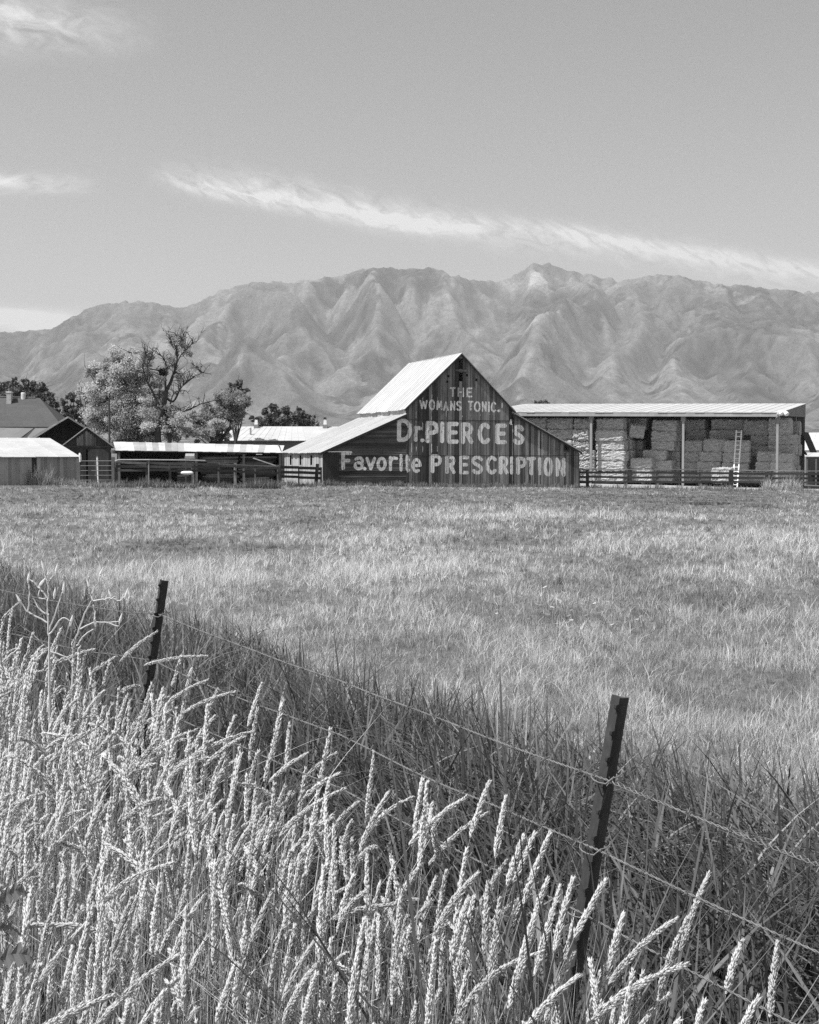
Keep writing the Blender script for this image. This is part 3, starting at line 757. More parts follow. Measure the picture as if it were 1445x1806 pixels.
# ------------------------------------------------------------------ hay shed
def build_shed():
    rng = random.Random(21)
    fr = Fr('hay_shed', 'long open-fronted hay shed with a bright shallow tin roof on pale posts', 'shed', 1043, 124.0, -25.0, z0=-0.1)
    R = fr.root; P = fr.P
    posts = [P(1043, 790)[0], P(1205.5, 790)[0], P(1371.5, 790)[0]]
    s = posts[1] - posts[0]; x0 = posts[0] - s * 1.0; x1 = posts[2] + 0.25
    DEP = 13.5
    ze = lambda x: float(np.interp(x, [posts[0], posts[2]], [P(1043, 723)[1], P(1371.5, 726.5)[1]]))
    yb, zb = fr.PX(1420.5, 711.5, x1)
    DEP = yb
    rise = zb - ze(x1)
    zr = lambda x: ze(x) + rise
    g = lambda x, y: fr.ground(x, y)
    mt = MB(); ov = -0.45
    za, zc = ze(x0 - 2.6), ze(x1 + 0.1); sl = rise / DEP
    slope(mt, (x0 - 2.6, ov, za + ov * sl), (x1 + 0.1, ov, zc + ov * sl), (x1 + 0.1, DEP, zr(x1)), (x0 - 2.6, DEP, zr(x0 - 2.6)), 0.05, 34, (0.93, 1.06), 0.035, rng, 0.004)
    mt.build('roof', M['tin'], R)
    mb = MB(); mb.hexa([(x0 - 2.5, ov + 0.02, za - 0.42), (x1, ov + 0.02, zc - 0.42), (x1, ov + 0.1, zc - 0.42), (x0 - 2.5, ov + 0.1, za - 0.42)], [(x0 - 2.5, ov + 0.02, za - 0.1), (x1, ov + 0.02, zc - 0.1), (x1, ov + 0.1, zc - 0.1), (x0 - 2.5, ov + 0.1, za - 0.1)], 1.0)
    mb.build('fascia', M['metalwall'], R)
    for i, x in enumerate(posts + [posts[0] - s]):
        mp = MB(); mp.box(x - 0.1, x + 0.1, -0.1, 0.12, g(x, 0) - 0.3, ze(x) - 0.42, 1.0); mp.box(x - 0.2, x + 0.2, -0.14, 0.18, ze(x) - 0.9, ze(x) - 0.42, 0.8)
        mp.build('post', M['galv'], R)
    for i, x in enumerate(posts + [posts[0] - s]):
        mr = MB(); mr.beam((x, 0.2, ze(x) - 0.42), (x, DEP - 0.2, zr(x) - 0.42), 0.15, 0.3, 1.0); mr.build('rafter', M['darkwood'], R)
    for k in range(1, 9):
        y = k * DEP / 9; z = rise * k / 9
        mr = MB(); mr.beam((x0 - 2, y, ze(x0 - 2) + z - 0.18), (x1 - 0.1, y, ze(x1) + z - 0.18), 0.08, 0.18, 0.9); mr.build('purlin', M['darkwood'], R)
    # corrugated panel in the right end under the roof
    mg = MB(); n = 46; zpf = P(1386, 733)[1]; zpb = fr.PX(1420, 735.5, x1)[1]
    for i in range(n):
        a, b = i / n, (i + 1) / n; ya, yb2 = a * DEP + 0.05, b * DEP + 0.05
        off = 0.05 * (i % 2)
        mg.hexa([(x1 - 0.06 + off, ya, zpf + (zpb - zpf) * a), (x1 + off, ya, zpf + (zpb - zpf) * a), (x1 + off, yb2, zpf + (zpb - zpf) * b), (x1 - 0.06 + off, yb2, zpf + (zpb - zpf) * b)],
                [(x1 - 0.06 + off, ya, zc + rise * a - 0.06), (x1 + off, ya, zc + rise * a - 0.06), (x1 + off, yb2, zc + rise * b - 0.06), (x1 - 0.06 + off, yb2, zc + rise * b - 0.06)], rng.uniform(0.85, 1.05))
    mg.build('end_panel', M['metalwall'], R)
    mw = MB(); planks(mw, x0 - 2.5, x1, lambda x: g(x, DEP) - 0.3, lambda x: zr(x) - 0.1, DEP - 0.1, 0.05, 0.5, (), (), (0.8, 1.1), 0.0, rng, 0.02); mw.build('rear_wall', M['metalwall'], R)
    mw = MB(); planks(mw, 0, DEP, lambda y: -0.6, lambda y: ze(x0) + rise * y / DEP - 0.1, 0, 0.05, 0.5, (), (), (0.8, 1.1), 0.0, rng, 0.02)
    o = mw.build('end_wall', M['metalwall'], R); o.location = (x0 - 2.4, 0, 0); o.rotation_euler = (0, 0, math.pi / 2)
    for py_, yq in ((0, DEP - 0.1), (1, DEP * 0.62)):
        mp = MB(); mp.box(x1 - 0.2, x1 + 0.02, yq - 0.1, yq + 0.1, g(x1, yq) - 0.3, zr(x1) - 0.6, 0.6); mp.build('post', M['galv'], R)
    # yard lamps on the corner
    ml = MB(); a = P(1379, 727); b = P(1388, 728)
    for q in (a, b):
        mlx, mlz = q
        ml.tube([(mlx - 0.1, -0.75, mlz + 0.1), (mlx + 0.06, -0.85, mlz - 0.02), (mlx + 0.2, -0.95, mlz - 0.16)], [0.09, 0.17, 0.2], 10, 1.0)
    ml.tube([(posts[2], -0.55, ze(posts[2]) - 0.2), (b[0] + 0.1, -0.7, b[1] + 0.1)], 0.04, 6, 0.8)
    ml.tube([(posts[2] - 0.05, -0.2, ze(posts[2]) - 0.5), (posts[2] + 0.1, -0.6, ze(posts[2]) - 0.1)], 0.04, 6, 0.8)
    ml.build('yard_lamp', M['alu'], R)
    # lean-to awning hung at the right end
    ma = MB(); a = fr.PX(1421, 764, x1 + 0.1); p0 = at(1419, 763, 127.5) - fr.o; p1 = at(1434, 798, 126.5) - fr.o
    q0 = (p0.dot(fr.ux), p0.dot(fr.uy), p0.z); q1 = (p1.dot(fr.ux), p1.dot(fr.uy), p1.z)
    ma.hexa([(q0[0], q0[1] - 1.6, q0[2]), (q1[0], q1[1] - 1.6, q1[2]), (q1[0], q1[1] + 2.5, q1[2]), (q0[0], q0[1] + 2.5, q0[2])], [(q0[0], q0[1] - 1.6, q0[2] + 0.06), (q1[0], q1[1] - 1.6, q1[2] + 0.06), (q1[0], q1[1] + 2.5, q1[2] + 0.06), (q0[0], q0[1] + 2.5, q0[2] + 0.06)], 0.5)
    ma.beam((q0[0] - 0.2, q0[1] - 1.7, q0[2] - 1.2), (q1[0] - 0.3, q1[1] - 1.7, q1[2] - 0.2), 0.14, 0.14, 1.4)
    ma.build('side_awning', M['darkwood'], R)
    return fr, x0, x1, DEP


SHED, SX0, SX1, SDEP = build_shed()

# ------------------------------------------------------------------ hay bales
def bale_mesh(seed):
    """unit bale: rounded box of pressed flakes, x -.5...5, y 0..1, z 0..1, its shaggy skin real"""
    nx, ny, nz_ = 22, 10, 12
    rs = np.random.RandomState(seed)
    V = []; F = []; key = {}

    def vid(i, j, k):
        q = (i, j, k)
        if q not in key:
            key[q] = len(V); V.append((i / nx, j / ny, k / nz_))
        return key[q]
    for i in range(nx):
        for j in range(ny):
            F.append((vid(i, j, 0), vid(i, j + 1, 0), vid(i + 1, j + 1, 0), vid(i + 1, j, 0)))
            F.append((vid(i, j, nz_), vid(i + 1, j, nz_), vid(i + 1, j + 1, nz_), vid(i, j + 1, nz_)))
    for i in range(nx):
        for k in range(nz_):
            F.append((vid(i, 0, k), vid(i + 1, 0, k), vid(i + 1, 0, k + 1), vid(i, 0, k + 1)))
            F.append((vid(i, ny, k), vid(i, ny, k + 1), vid(i + 1, ny, k + 1), vid(i + 1, ny, k)))
    for j in range(ny):
        for k in range(nz_):
            F.append((vid(0, j, k), vid(0, j, k + 1), vid(0, j + 1, k + 1), vid(0, j + 1, k)))
            F.append((vid(nx, j, k), vid(nx, j + 1, k), vid(nx, j + 1, k + 1), vid(nx, j, k + 1)))
    V = np.array(V); c = V * 2 - 1
    # round the edges: pull corners in, in proportion to size 2.5 x 1.2 x .93
    sz = np.array([1.25, 0.6, 0.46]); r = 0.14
    p = c * sz; inner = np.clip(p, -(sz - r), sz - r); d = p - inner; ln = np.linalg.norm(d, axis=1, keepdims=True) + 1e-9
    p = inner + d / ln * np.minimum(ln, r)
    o = seed * 3.1
    n1 = fbm(p[:, 0] * 3 + o, p[:, 2] * 9 + p[:, 1] * 5, 3) - 0.5; n2 = rs.rand(len(p)) - 0.5
    flake = np.abs(((p[:, 0] * 5.2 + o) % 1) - 0.5)      # flakes bulge between their seams
    out = d / ln
    p = p + out * (n1[:, None] * 0.16 + n2[:, None] * 0.06 + (0.5 - flake)[:, None] * 0.035)
    tw = np.zeros(len(p))
    for kk in range(5):
        z0 = -0.46 + 0.92 * (kk + 0.5) / 5
    p = p / (sz * 2) + np.array([0, 0.5, 0.5])
    me = bpy.data.meshes.new('hay_bale'); me.from_pydata([tuple(q) for q in p], [], F)
    a = me.attributes.new('tone', 'FLOAT', 'POINT'); a.data.foreach_set('value', (1 + 0.35 * n1 + 0.25 * n2).astype(np.float32))
    me.materials.append(M['hay']); me.update()
    return me


BALES = [bale_mesh(i + 1) for i in range(5)]
_bn = [0]
LEVEL = ['bottom', 'second-up', 'third-up', 'fourth-up', 'fifth-up', 'topmost']


def bale(x0, x1, z0, z1, y, dep, label, rot=0.0, tilt=0.0, fr=None, group='big hay bales stacked in the shed'):
    fr = fr or SHED
    me = BALES[_bn[0] % 5]; o = bpy.data.objects.new('hay_bale', me); COL.objects.link(o)
    rr = random.Random(_bn[0]); _bn[0] += 1
    w, hgt = x1 - x0, z1 - z0
    o.location = fr.Wd((x0 + x1) / 2 + rr.uniform(-0.07, 0.07), y + rr.uniform(-0.22, 0.12), z0)
    o.rotation_euler = (rr.uniform(-0.012, 0.012), rr.uniform(-0.022, 0.022), fr.th + rot + rr.uniform(-0.07, 0.07))
    o.scale = (w, dep, hgt)
    tag(o, label, 'hay bale', group)
    return o


def build_bales():
    P = SHED.P

    def stack(rows, y, dep, where, rot=0.0, ground_to=True, extra=None):
        """rows: list of (px0,px1,py0,py1) from the bottom up"""
        n = len(rows)
        for i, (a, b, c, d) in enumerate(rows):
            xa, zt = P(a, c, y); xb, zl = P(b, d, y)
            lv = 'bottom' if i == 0 else ('topmost' if i == n - 1 else ('second', 'third', 'fourth', 'fifth', 'sixth')[i - 1])
            lab = ('bottom bale of ' if i == 0 else 'topmost bale of ' if i == n - 1 else lv + ' bale from the ground in ') + where
            bale(xa, xb, zl, zt, y, dep, lab, rot)
    G = 851
    # left bay, close behind the painted barn
    stack([(1018, 1049, 829, G), (1019, 1049, 812, 829), (1017, 1047, 794.5, 812), (1011, 1040, 777.5, 794.5), (1011.5, 1040, 757.5, 777.5), (1011.5, 1041, 738.5, 757.5)], 0.55, 2.3, 'the stack between barn eave and left shed post')
    stack([(970, 1016, 829, G), (968, 1015, 812, 829), (968, 1015, 794, 812), (966, 1010, 775.5, 794), (964.5, 1011, 757, 775.5), (964.5, 1011, 738, 757)], 0.8, 2.3, 'the broad stack half hidden by the barn roof')
    stack([(922, 964, 829, G), (922, 964, 812, 829), (922, 963, 794, 812), (922, 964, 775, 794), (922, 964, 756, 775), (921, 964, 737.5, 756)], 0.8, 2.3, 'the leftmost stack showing over the barn roof')
    # first stack right of the left post
    stack([(1051, 1100, 831, G), (1051, 1099.5, 813, 831), (1050.5, 1100.5, 794.3, 813), (1051, 1102, 777.8, 794.3), (1049, 1099, 759, 777.8), (1050.5, 1097.5, 738.5, 759)], 0.75, 1.25, 'the tall stack just right of the left shed post')
    stack([(1092, 1118, 830, G), (1092, 1118, 812, 830), (1091, 1116, 794, 812), (1092, 1114, 776, 794), (1091, 1113, 757, 776), (1090, 1112, 738.5, 757)], 2.6, 1.2, 'the dim stack behind the lit tall stack')
    # stack left of the middle post
    stack([(1146, 1187, 830, G), (1146, 1188, 812, 830), (1135, 1177, 794, 812), (1149, 1189, 778, 794), (1149, 1193, 760.5, 778), (1149.5, 1193, 741.5, 760.5)], 3.0, 1.2, 'the stack left of the middle shed post')
    stack([(1176, 1200, 832, G), (1176, 1199, 814, 832), (1176, 1199, 796, 814), (1176, 1200, 778, 796), (1177, 1201, 760, 778), (1177, 1201, 742, 760)], 4.3, 1.2, 'the dim stack right behind the middle post')
    # right of the middle post
    stack([(1208, 1240, 832, G), (1207, 1239, 815, 832), (1208, 1241, 797, 815), (1208.5, 1240.5, 777, 797)], 4.2, 1.2, 'the low stack just right of the middle post')
    stack([(1208, 1245, 758, 776.5), (1208, 1244.5, 740.5, 758)], 5.6, 1.3, 'the dark pair high behind the low stack')
    stack([(1231, 1274, 830, G), (1231, 1273, 814, 830), (1236, 1275, 797, 814), (1241, 1281, 774.5, 797)], 3.5, 1.2, 'the wide stack left of the ladder')
    stack([(1252, 1311, 758.5, 775), (1254.5, 1311.5, 740, 758.5)], 4.9, 1.3, 'the wide pair under the roof above the ladder')
    stack([(1274, 1319, 831.5, G), (1274, 1320, 816, 831.5), (1274, 1321, 797.5, 816), (1279, 1324, 777, 797.5)], 2.9, 1.2, 'the pale stack that the ladder leans on')
    stack([(1325, 1356, 786, 806), (1325, 1356, 767.5, 786), (1312, 1356, 741.5, 767.5)], 4.6, 1.3, 'the dark stack between ladder and right post')
    stack([(1355, 1401, 822, G), (1355, 1402, 803, 822), (1355, 1403, 785, 803), (1354.5, 1402, 766.5, 785), (1356, 1395, 738.5, 766.5)], 3.9, 1.3, 'the tall stack behind the right shed post')
    stack([(1398, 1409, 822, G), (1398, 1409, 803, 822), (1398, 1408.5, 785, 803), (1397, 1408, 766.5, 785), (1396, 1411, 744, 766.5)], 7.0, 1.3, 'the deep stack at the open right end')
    # low and broken ones
    stack([(1115, 1150, 826, G), (1113, 1152, 808, 826)], 1.9, 1.3, 'the slumped low pair left of the middle post')
    stack([(1318, 1350, 832, G), (1332, 1372, 814, 832), (1336, 1376, 797, 814)], 3.0, 0.8, 'the broken heap beside the right post')
    stack([(1356, 1398, 833, G), (1358, 1398, 815, 833), (1360, 1398, 800, 815)], 2.6, 0.8, 'the ragged heap behind the right post foot')
    x0, z0 = P(1256.5, 851, -1.2); x1, z1 = P(1292, 825.5, -1.2)
    bale(x0, x1, z0, z1, -1.2, 1.3, 'single sunlit pale bale on the ground out in front of the ladder', group=None) if False else None
    o = bale(x0, x1, z0, z1, -1.2, 1.3, 'single sunlit pale bale on the ground out in front of the shed')
    # one slipped bale hanging off the stack
    xa, zt = P(1112, 746, 2.4); xb, zl = P(1138, 779, 2.4)
    o = bale(xa, xb, zl + 0.35, zt - 0.2, 2.2, 1.1, 'slipped bale tilting out over the dark gap')
    o.rotation_euler = (0.15, 0.08, SHED.th + 0.55)
    xa, zt = P(1114, 738, 3.4); xb, zl = P(1140, 757, 3.4)
    o = bale(xa, xb, zl, zt, 3.4, 1.2, 'round-shouldered bale lying above the slipped one')
    # bales that carry them
    stack([(1112, 1136, 832, G), (1112, 1136, 813, 832), (1112, 1135, 795, 813), (1112, 1134, 777, 795)], 4.1, 1.2, 'the shadowed stack behind the dark gap')


build_bales()


def build_ladder():
    P = SHED.P
    mbs = MB(); a0 = P(1294.5, 833, 1.5); a1 = P(1302.8, 833, 1.5); b0 = P(1299.2, 759, 2.72); b1 = P(1308.6, 759, 2.72)
    q = lambda a, y: Vector((a[0], y, a[1]))
    z0 = SHED.ground((a0[0] + a1[0]) / 2, 1.5)
    root = empty('ladder', SHED.Wd((a0[0] + a1[0]) / 2, 1.5, z0), SHED.th, 'tall aluminium ladder leaning on the pale stack of bales', 'ladder')
    off = Vector(((a0[0] + a1[0]) / 2, 1.5, z0))
    A0, A1, B0, B1 = q(a0, 1.5) - off, q(a1, 1.5) - off, q(b0, 2.72) - off, q(b1, 2.72) - off
    ex = lambda lo, hi: lo + (lo - hi) * ((lo.z) / (hi.z - lo.z))
    A0 = ex(A0, B0); A1 = ex(A1, B1)
    for p, r in ((A0, B0), (A1, B1)):
        m = MB(); m.beam(p, r, 0.10, 0.10, 1.0, up=(0, 1, 0)); m.build('side_rail', M['alu'], root)
    n = 13
    for i in range(n):
        t = (i + 0.6) / n; m = MB(); m.tube([A0.lerp(B0, t), A1.lerp(B1, t)], 0.036, 6, 1.0); m.build('rung', M['alu'], root)


build_ladder()

# pale trodden yard in front of the shed
def build_yard():
    mb = MB()
    pts = [(1021, 114), (1200, 112), (1440, 111), (1560, 111), (1560, 123), (1390, 124), (1021, 131)]
    V = []
    q = []
    for i in range(25):
        px = 1010 + i * 24
        row = []
        for j in range(8):
            Y = 110.8 + (125.5 - 110.8 - 8.0 * sstep(1040, 1400, px)) * j / 7
            x = (px - 722.5) / F_PX * Y; row.append((x, Y, gzf(x, Y) + 0.03))
        q.append(row)
    for i in range(24):
        for j in range(7): mb.quad([q[i][j], q[i + 1][j], q[i + 1][j + 1], q[i][j + 1]])
    o = mb.build('yard', M['dirt']); tag(o, 'pale bare dirt yard between the board fence and the hay', 'yard', kind='structure')


build_yard()

# ------------------------------------------------------------------ fences
def post_box(mb, x, y, zb, zt, w, tone, lean=0.0):
    mb.hexa([(x - w / 2, y - w / 2, zb), (x + w / 2, y - w / 2, zb), (x + w / 2, y + w / 2, zb), (x - w / 2, y + w / 2, zb)],
            [(x - w * 0.45 + lean, y - w * 0.45, zt), (x + w * 0.45 + lean, y - w * 0.45, zt), (x + w * 0.45 + lean, y + w * 0.45, zt), (x - w * 0.45 + lean, y + w * 0.45, zt)], tone)


def board_fence(name, label, posts, rails, mat='fencewood', tilt=0.0):
    """posts: (px, Y, py_top, width m, tone, lean); rails: (py at first, py at last, height px, tone)"""
    p0 = at(posts[0][0], HOR, posts[0][1]); root = empty(name, (p0.x, p0.y, gzf(p0.x, p0.y)), 0, label, 'fence'); o = root.location.copy()
    rng = random.Random(len(label))
    pts = []
    for px, Y, pyt, w, tone, lean in posts:
        p = at(px, pyt, Y); mb = MB(); g = gzf(p.x, p.y)
        post_box(mb, p.x - o.x, p.y - o.y, g - 0.4 - o.z, p.z - o.z, w, tone, lean)
        mb.build('post', M[mat], root); pts.append((px, Y))
    for (pya, pyb, hp, tone) in rails:
        mb = MB()
        for (pxa, Ya), (pxb, Yb) in zip(pts, pts[1:]):
            fa = (pxa - pts[0][0]) / (pts[-1][0] - pts[0][0]); fb = (pxb - pts[0][0]) / (pts[-1][0] - pts[0][0])
            a = at(pxa, pya + (pyb - pya) * fa + rng.uniform(-0.7, 0.7), Ya) - o; b = at(pxb, pya + (pyb - pya) * fb + rng.uniform(-0.7, 0.7), Yb) - o
            hh = hp / F_PX * Ya
            a.y -= 0.11; b.y -= 0.11; e = (b - a).normalized() * 0.004; mb.beam(a + e, b - e, 0.045, hh, tone * rng.uniform(0.75, 1.25))
        mb.build('rail', M[mat], root)
    return root


board_fence('board_fence', 'weathered four-board fence running right from the barn past the hay', [
    (1021, 109.4, 826, 0.2, 0.8, 0), (1036.5, 109.6, 827, 0.24, 0.55, 0), (1104, 110.1, 827, 0.24, 1.5, 0), (1159.5, 110.5, 828, 0.24, 1.2, 0), (1235, 111, 832, 0.22, 1.4, 0), (1289.5, 111.3, 829.5, 0.34, 0.3, 0.03), (1362, 111.7, 828, 0.24, 0.9, -0.03), (1414, 112, 829, 0.26, 1.0, 0), (1470, 112.4, 829, 0.24, 1.0, 0), (1540, 113, 830, 0.24, 1.0, 0)],
    [(827, 831.5, 1.6, 2.2), (832.5, 837, 4.2, 0.45), (841, 844, 3.8, 0.4), (849.5, 851, 3.6, 0.45)])
board_fence('board_fence', 'dark board fence with a leaning black post against the pale barn side', [
    (492, 94.5, 820, 0.28, 0.8, 0.0), (527, 97.2, 823, 0.12, 0.7, 0), (556.5, 98.6, 818, 0.26, 0.22, 0.14), (566.5, 99.6, 824, 0.14, 0.6, 0.0)],
    [(823.5, 826.5, 5.0, 0.38), (832, 834.5, 5.0, 0.33), (840.5, 843, 4.6, 0.33)])
board_fence('board_fence', 'grey sagging rail fence in front of the open low shed', [
    (386, 91.8, 816.5, 0.16, 0.9, 0), (415, 92.6, 817, 0.2, 1.9, 0), (450, 93.4, 820, 0.1, 0.9, 0), (491, 94.3, 820.5, 0.2, 1.0, 0)],
    [(818, 822, 2.4, 2.0), (821.5, 826, 4.2, 0.8), (830, 835, 3.6, 0.55)])
board_fence('board_fence', 'rough grey board fence behind the pipe rail beside the gate', [
    (205, 89.4, 815, 0.2, 0.9, 0), (259, 89.6, 816, 0.16, 0.8, 0), (300, 90.2, 818, 0.14, 0.6, 0), (340, 90.8, 815, 0.16, 2.0, 0), (386, 91.8, 818, 0.14, 0.8, 0)],
    [(815.5, 819, 4.5, 0.9), (822, 824, 5, 0.75), (829, 830, 4, 0.5)])


def build_pipe_rail():
    pts = [(198, 819, 89.2), (203, 813.5, 89.2), (209, 811, 89.2), (262, 811, 89.3), (320, 811.5, 90.2), (362, 812.5, 91.2)]
    P3 = [at(a, b, c) for a, b, c in pts]; b0 = P3[0]
    root = empty('pipe_rail', (b0.x, b0.y, gzf(b0.x, b0.y)), 0, 'thin grey pipe rail with a bent-down left end above the rough boards', 'rail')
    o = root.location.copy(); m = MB(); m.tube([p - o for p in [Vector((b0.x, b0.y, gzf(b0.x, b0.y) - 0.1))] + P3], 0.045, 8, 1.4); m.build('rail', M['galv'], root)
    for px, Y in ((262, 89.3), (346, 90.8)):
        p = at(px, 811, Y) - o; m = MB(); m.tube([Vector((p.x, p.y + 0.08, -0.3)), Vector((p.x, p.y + 0.08, p.z - 0.02))], 0.04, 8, 1.0); m.build('post', M['galv'], root)


build_pipe_rail()


def build_gate():
    Y = 88.5; a = at(140, 813, Y); b = at(197, 813, Y + 0.6)
    root = empty('metal_gate', (a.x, a.y, gzf(a.x, a.y)), math.atan2(b.y - a.y, b.x - a.x), 'dark tubular farm gate in front of the small gabled shed', 'gate')
    w = (b - a).xy.length; zt = a.z - root.location.z; m = MB()
    m.tube([(0, 0, 0.1), (0, 0, zt), (w, 0, zt), (w, 0, 0.1), (0, 0, 0.1)], 0.03, 6, 0.9); m.build('frame', M['steel'], root)
    for k in range(1, 5):
        m = MB(); z = 0.1 + (zt - 0.1) * k / 5; m.tube([(0, 0.005, z), (w, 0.005, z)], 0.022, 6, 0.8); m.build('bar', M['steel'], root)
    m = MB(); m.tube([(w * 0.5, 0.04, 0.1), (w * 0.5, 0.04, zt)], 0.02, 6, 0.8); m.build('stay', M['steel'], root)
    for px, top, lab in ((199.5, 806, 'dark wooden gate post at the right of the farm gate'), (138, 808, 'dark wooden gate post tight beside the low tin-roofed shed')):
        p = at(px, top, Y + (0.4 if px > 150 else 0.1)); m = MB(); g = gzf(p.x, p.y); post_box(m, 0, 0, -0.3, p.z - g, 0.2, 1.0)
        o = m.build('gate_post', M['fencewood']); o.location = (p.x, p.y, g); tag(o, lab, 'post', 'gate posts')
    p = at(172.5, 807, 89.6); g = gzf(p.x, p.y); m = MB(); m.tube([(0.05, 0, -0.1), (0, 0, 0.6), (-0.03, 0, p.z - g)], 0.055, 10, 1.0); m.tube([(-0.03, 0, p.z - g), (-0.03, 0, p.z - g + 0.1)], 0.035, 8, 0.4)
    o = m.build('white_pipe', M['white']); o.location = (p.x, p.y, g); tag(o, 'white upright pipe standing behind the farm gate', 'pipe')
    p = at(142, 807, 88.45); m = MB()
    m.tube([(0, 0, -0.28), (0.02, 0, -0.1), (0, 0, 0.15), (-0.02, 0, 0.3)], [0.05, 0.08, 0.09, 0.05], 10, 1.0)
    o = m.build('white_sack', M['white']); o.location = (p.x, p.y - 0.12, p.z); tag(o, 'small white sack hanging on the gate post beside the tin-roofed shed', 'sack')


build_gate()

# ------------------------------------------------------------------ the left-hand farm buildings
def build_low_white_shed():
    rng = random.Random(4)
    fr = Fr('tin_roofed_shed', 'low plank shed with a bright white tin roof at the far left', 'shed', 135.5, 92.0, 35.0)
    R = fr.root; P = fr.P
    x0 = -13.0; ze = P(134, 804)[1]; zb = lambda x: fr.ground(x, 0) - 0.2
    # the ridge: found where its end is seen
    y_r = 5.0
    xr, zr = P(88, 772.5, y_r)
    m = MB(); dx = P(59, 820)[0]; holes = [(P(56, 820)[0], P(65, 820)[0], -1, 0.0)]
    h = (P(56, 820)[0], P(65, 820)[0], P(60, 834)[1], P(60, 807)[1])
    planks(m, x0, 0, zb, lambda x: ze - 0.02, 0, 0.03, 0.24, (), [h], (0.75, 1.3), 0.006, rng, 0.004); m.build('front_wall', M['metalwall'], R)
    m = MB(); m.box(h[0] - 0.02, h[1] + 0.02, 0.1, 0.13, h[2] - 0.1, h[3], 1.3); m.build('door', M['darkwood'], R)
    m = MB(); planks(m, 0, 2 * y_r, lambda y: -0.3, lambda y: ze + (zr - ze) * (1 - abs(y - y_r) / y_r) - 0.1, 0, 0.03, 0.24, (), (), (0.75, 1.2), 0.006, rng, 0.004)
    o = m.build('end_wall', M['metalwall'], R); o.rotation_euler = (0, 0, math.pi / 2)
    m = MB(); planks(m, x0, 0, lambda x: -0.3, lambda x: ze, 2 * y_r, 0.03, 0.4, (), (), (0.75, 1.2), 0.006, rng, 0.004); m.build('rear_wall', M['metalwall'], R)
    m = MB(); slope(m, (x0, -0.3, ze - 0.05), (0.15, -0.3, ze - 0.05), (xr, y_r, zr), (x0, y_r, zr), 0.035, 17, (0.92, 1.08), 0.03, rng, 0.02); m.build('roof', M['tin'], R)
    m = MB(); slope(m, (x0, 2 * y_r + 0.3, ze - 0.05), (0.15, 2 * y_r + 0.3, ze - 0.05), (xr, y_r, zr), (x0, y_r, zr), 0.035, 17, (0.92, 1.08), 0.03, rng); m.build('roof', M['tin'], R)


build_low_white_shed()


def gable(fr, x0, x1, xp, ze, zp, dep, wallm, roofm, rng, holes=(), tone=(0.8, 1.2), ov=0.25, n=8, front=True, rz=0.0, wid=0.22):
    R = fr.root; zb = lambda x: fr.ground(x, 0) - 0.2
    zt = lambda x: float(np.interp(x, [x0, xp, x1], [ze, zp, ze])) - 0.04
    if front:
        m = MB(); planks(m, x0, x1, zb, zt, 0, 0.03, wid, (), holes, tone, 0.006, rng, 0.004); m.build('front_wall', wallm, R)
    m = MB(); planks(m, x0, x1, zb, zt, dep - 0.03, 0.03, wid, (), (), tone, 0.004, rng, 0.004); m.build('rear_wall', wallm, R)
    for x in (x0 + 0.0, x1 + 0.03):
        m = MB(); planks(m, 0.03, dep - 0.03, lambda y: zb(x), lambda y: ze - 0.05, 0, 0.03, wid, (), (), tone, 0.006, rng, 0.004)
        o = m.build('side_wall', wallm, R); o.location = (x, 0, 0); o.rotation_euler = (0, 0, math.pi / 2)
    sl = (zp - ze) / max(0.1, xp - x0); sr = (zp - ze) / max(0.1, x1 - xp)
    m = MB(); slope(m, (x0 - ov, dep + ov, ze - ov * sl), (x0 - ov, -ov, ze - ov * sl), (xp, -ov, zp), (xp, dep + ov, zp), 0.05, n, (0.85, 1.1), 0.025, rng, 0.02); m.build('roof', roofm, R)
    m = MB(); slope(m, (x1 + ov, -ov, ze - ov * sr), (x1 + ov, dep + ov, ze - ov * sr), (xp, dep + ov, zp), (xp, -ov, zp), 0.05, n, (0.85, 1.1), 0.025, rng, 0.02); m.build('roof', roofm, R)


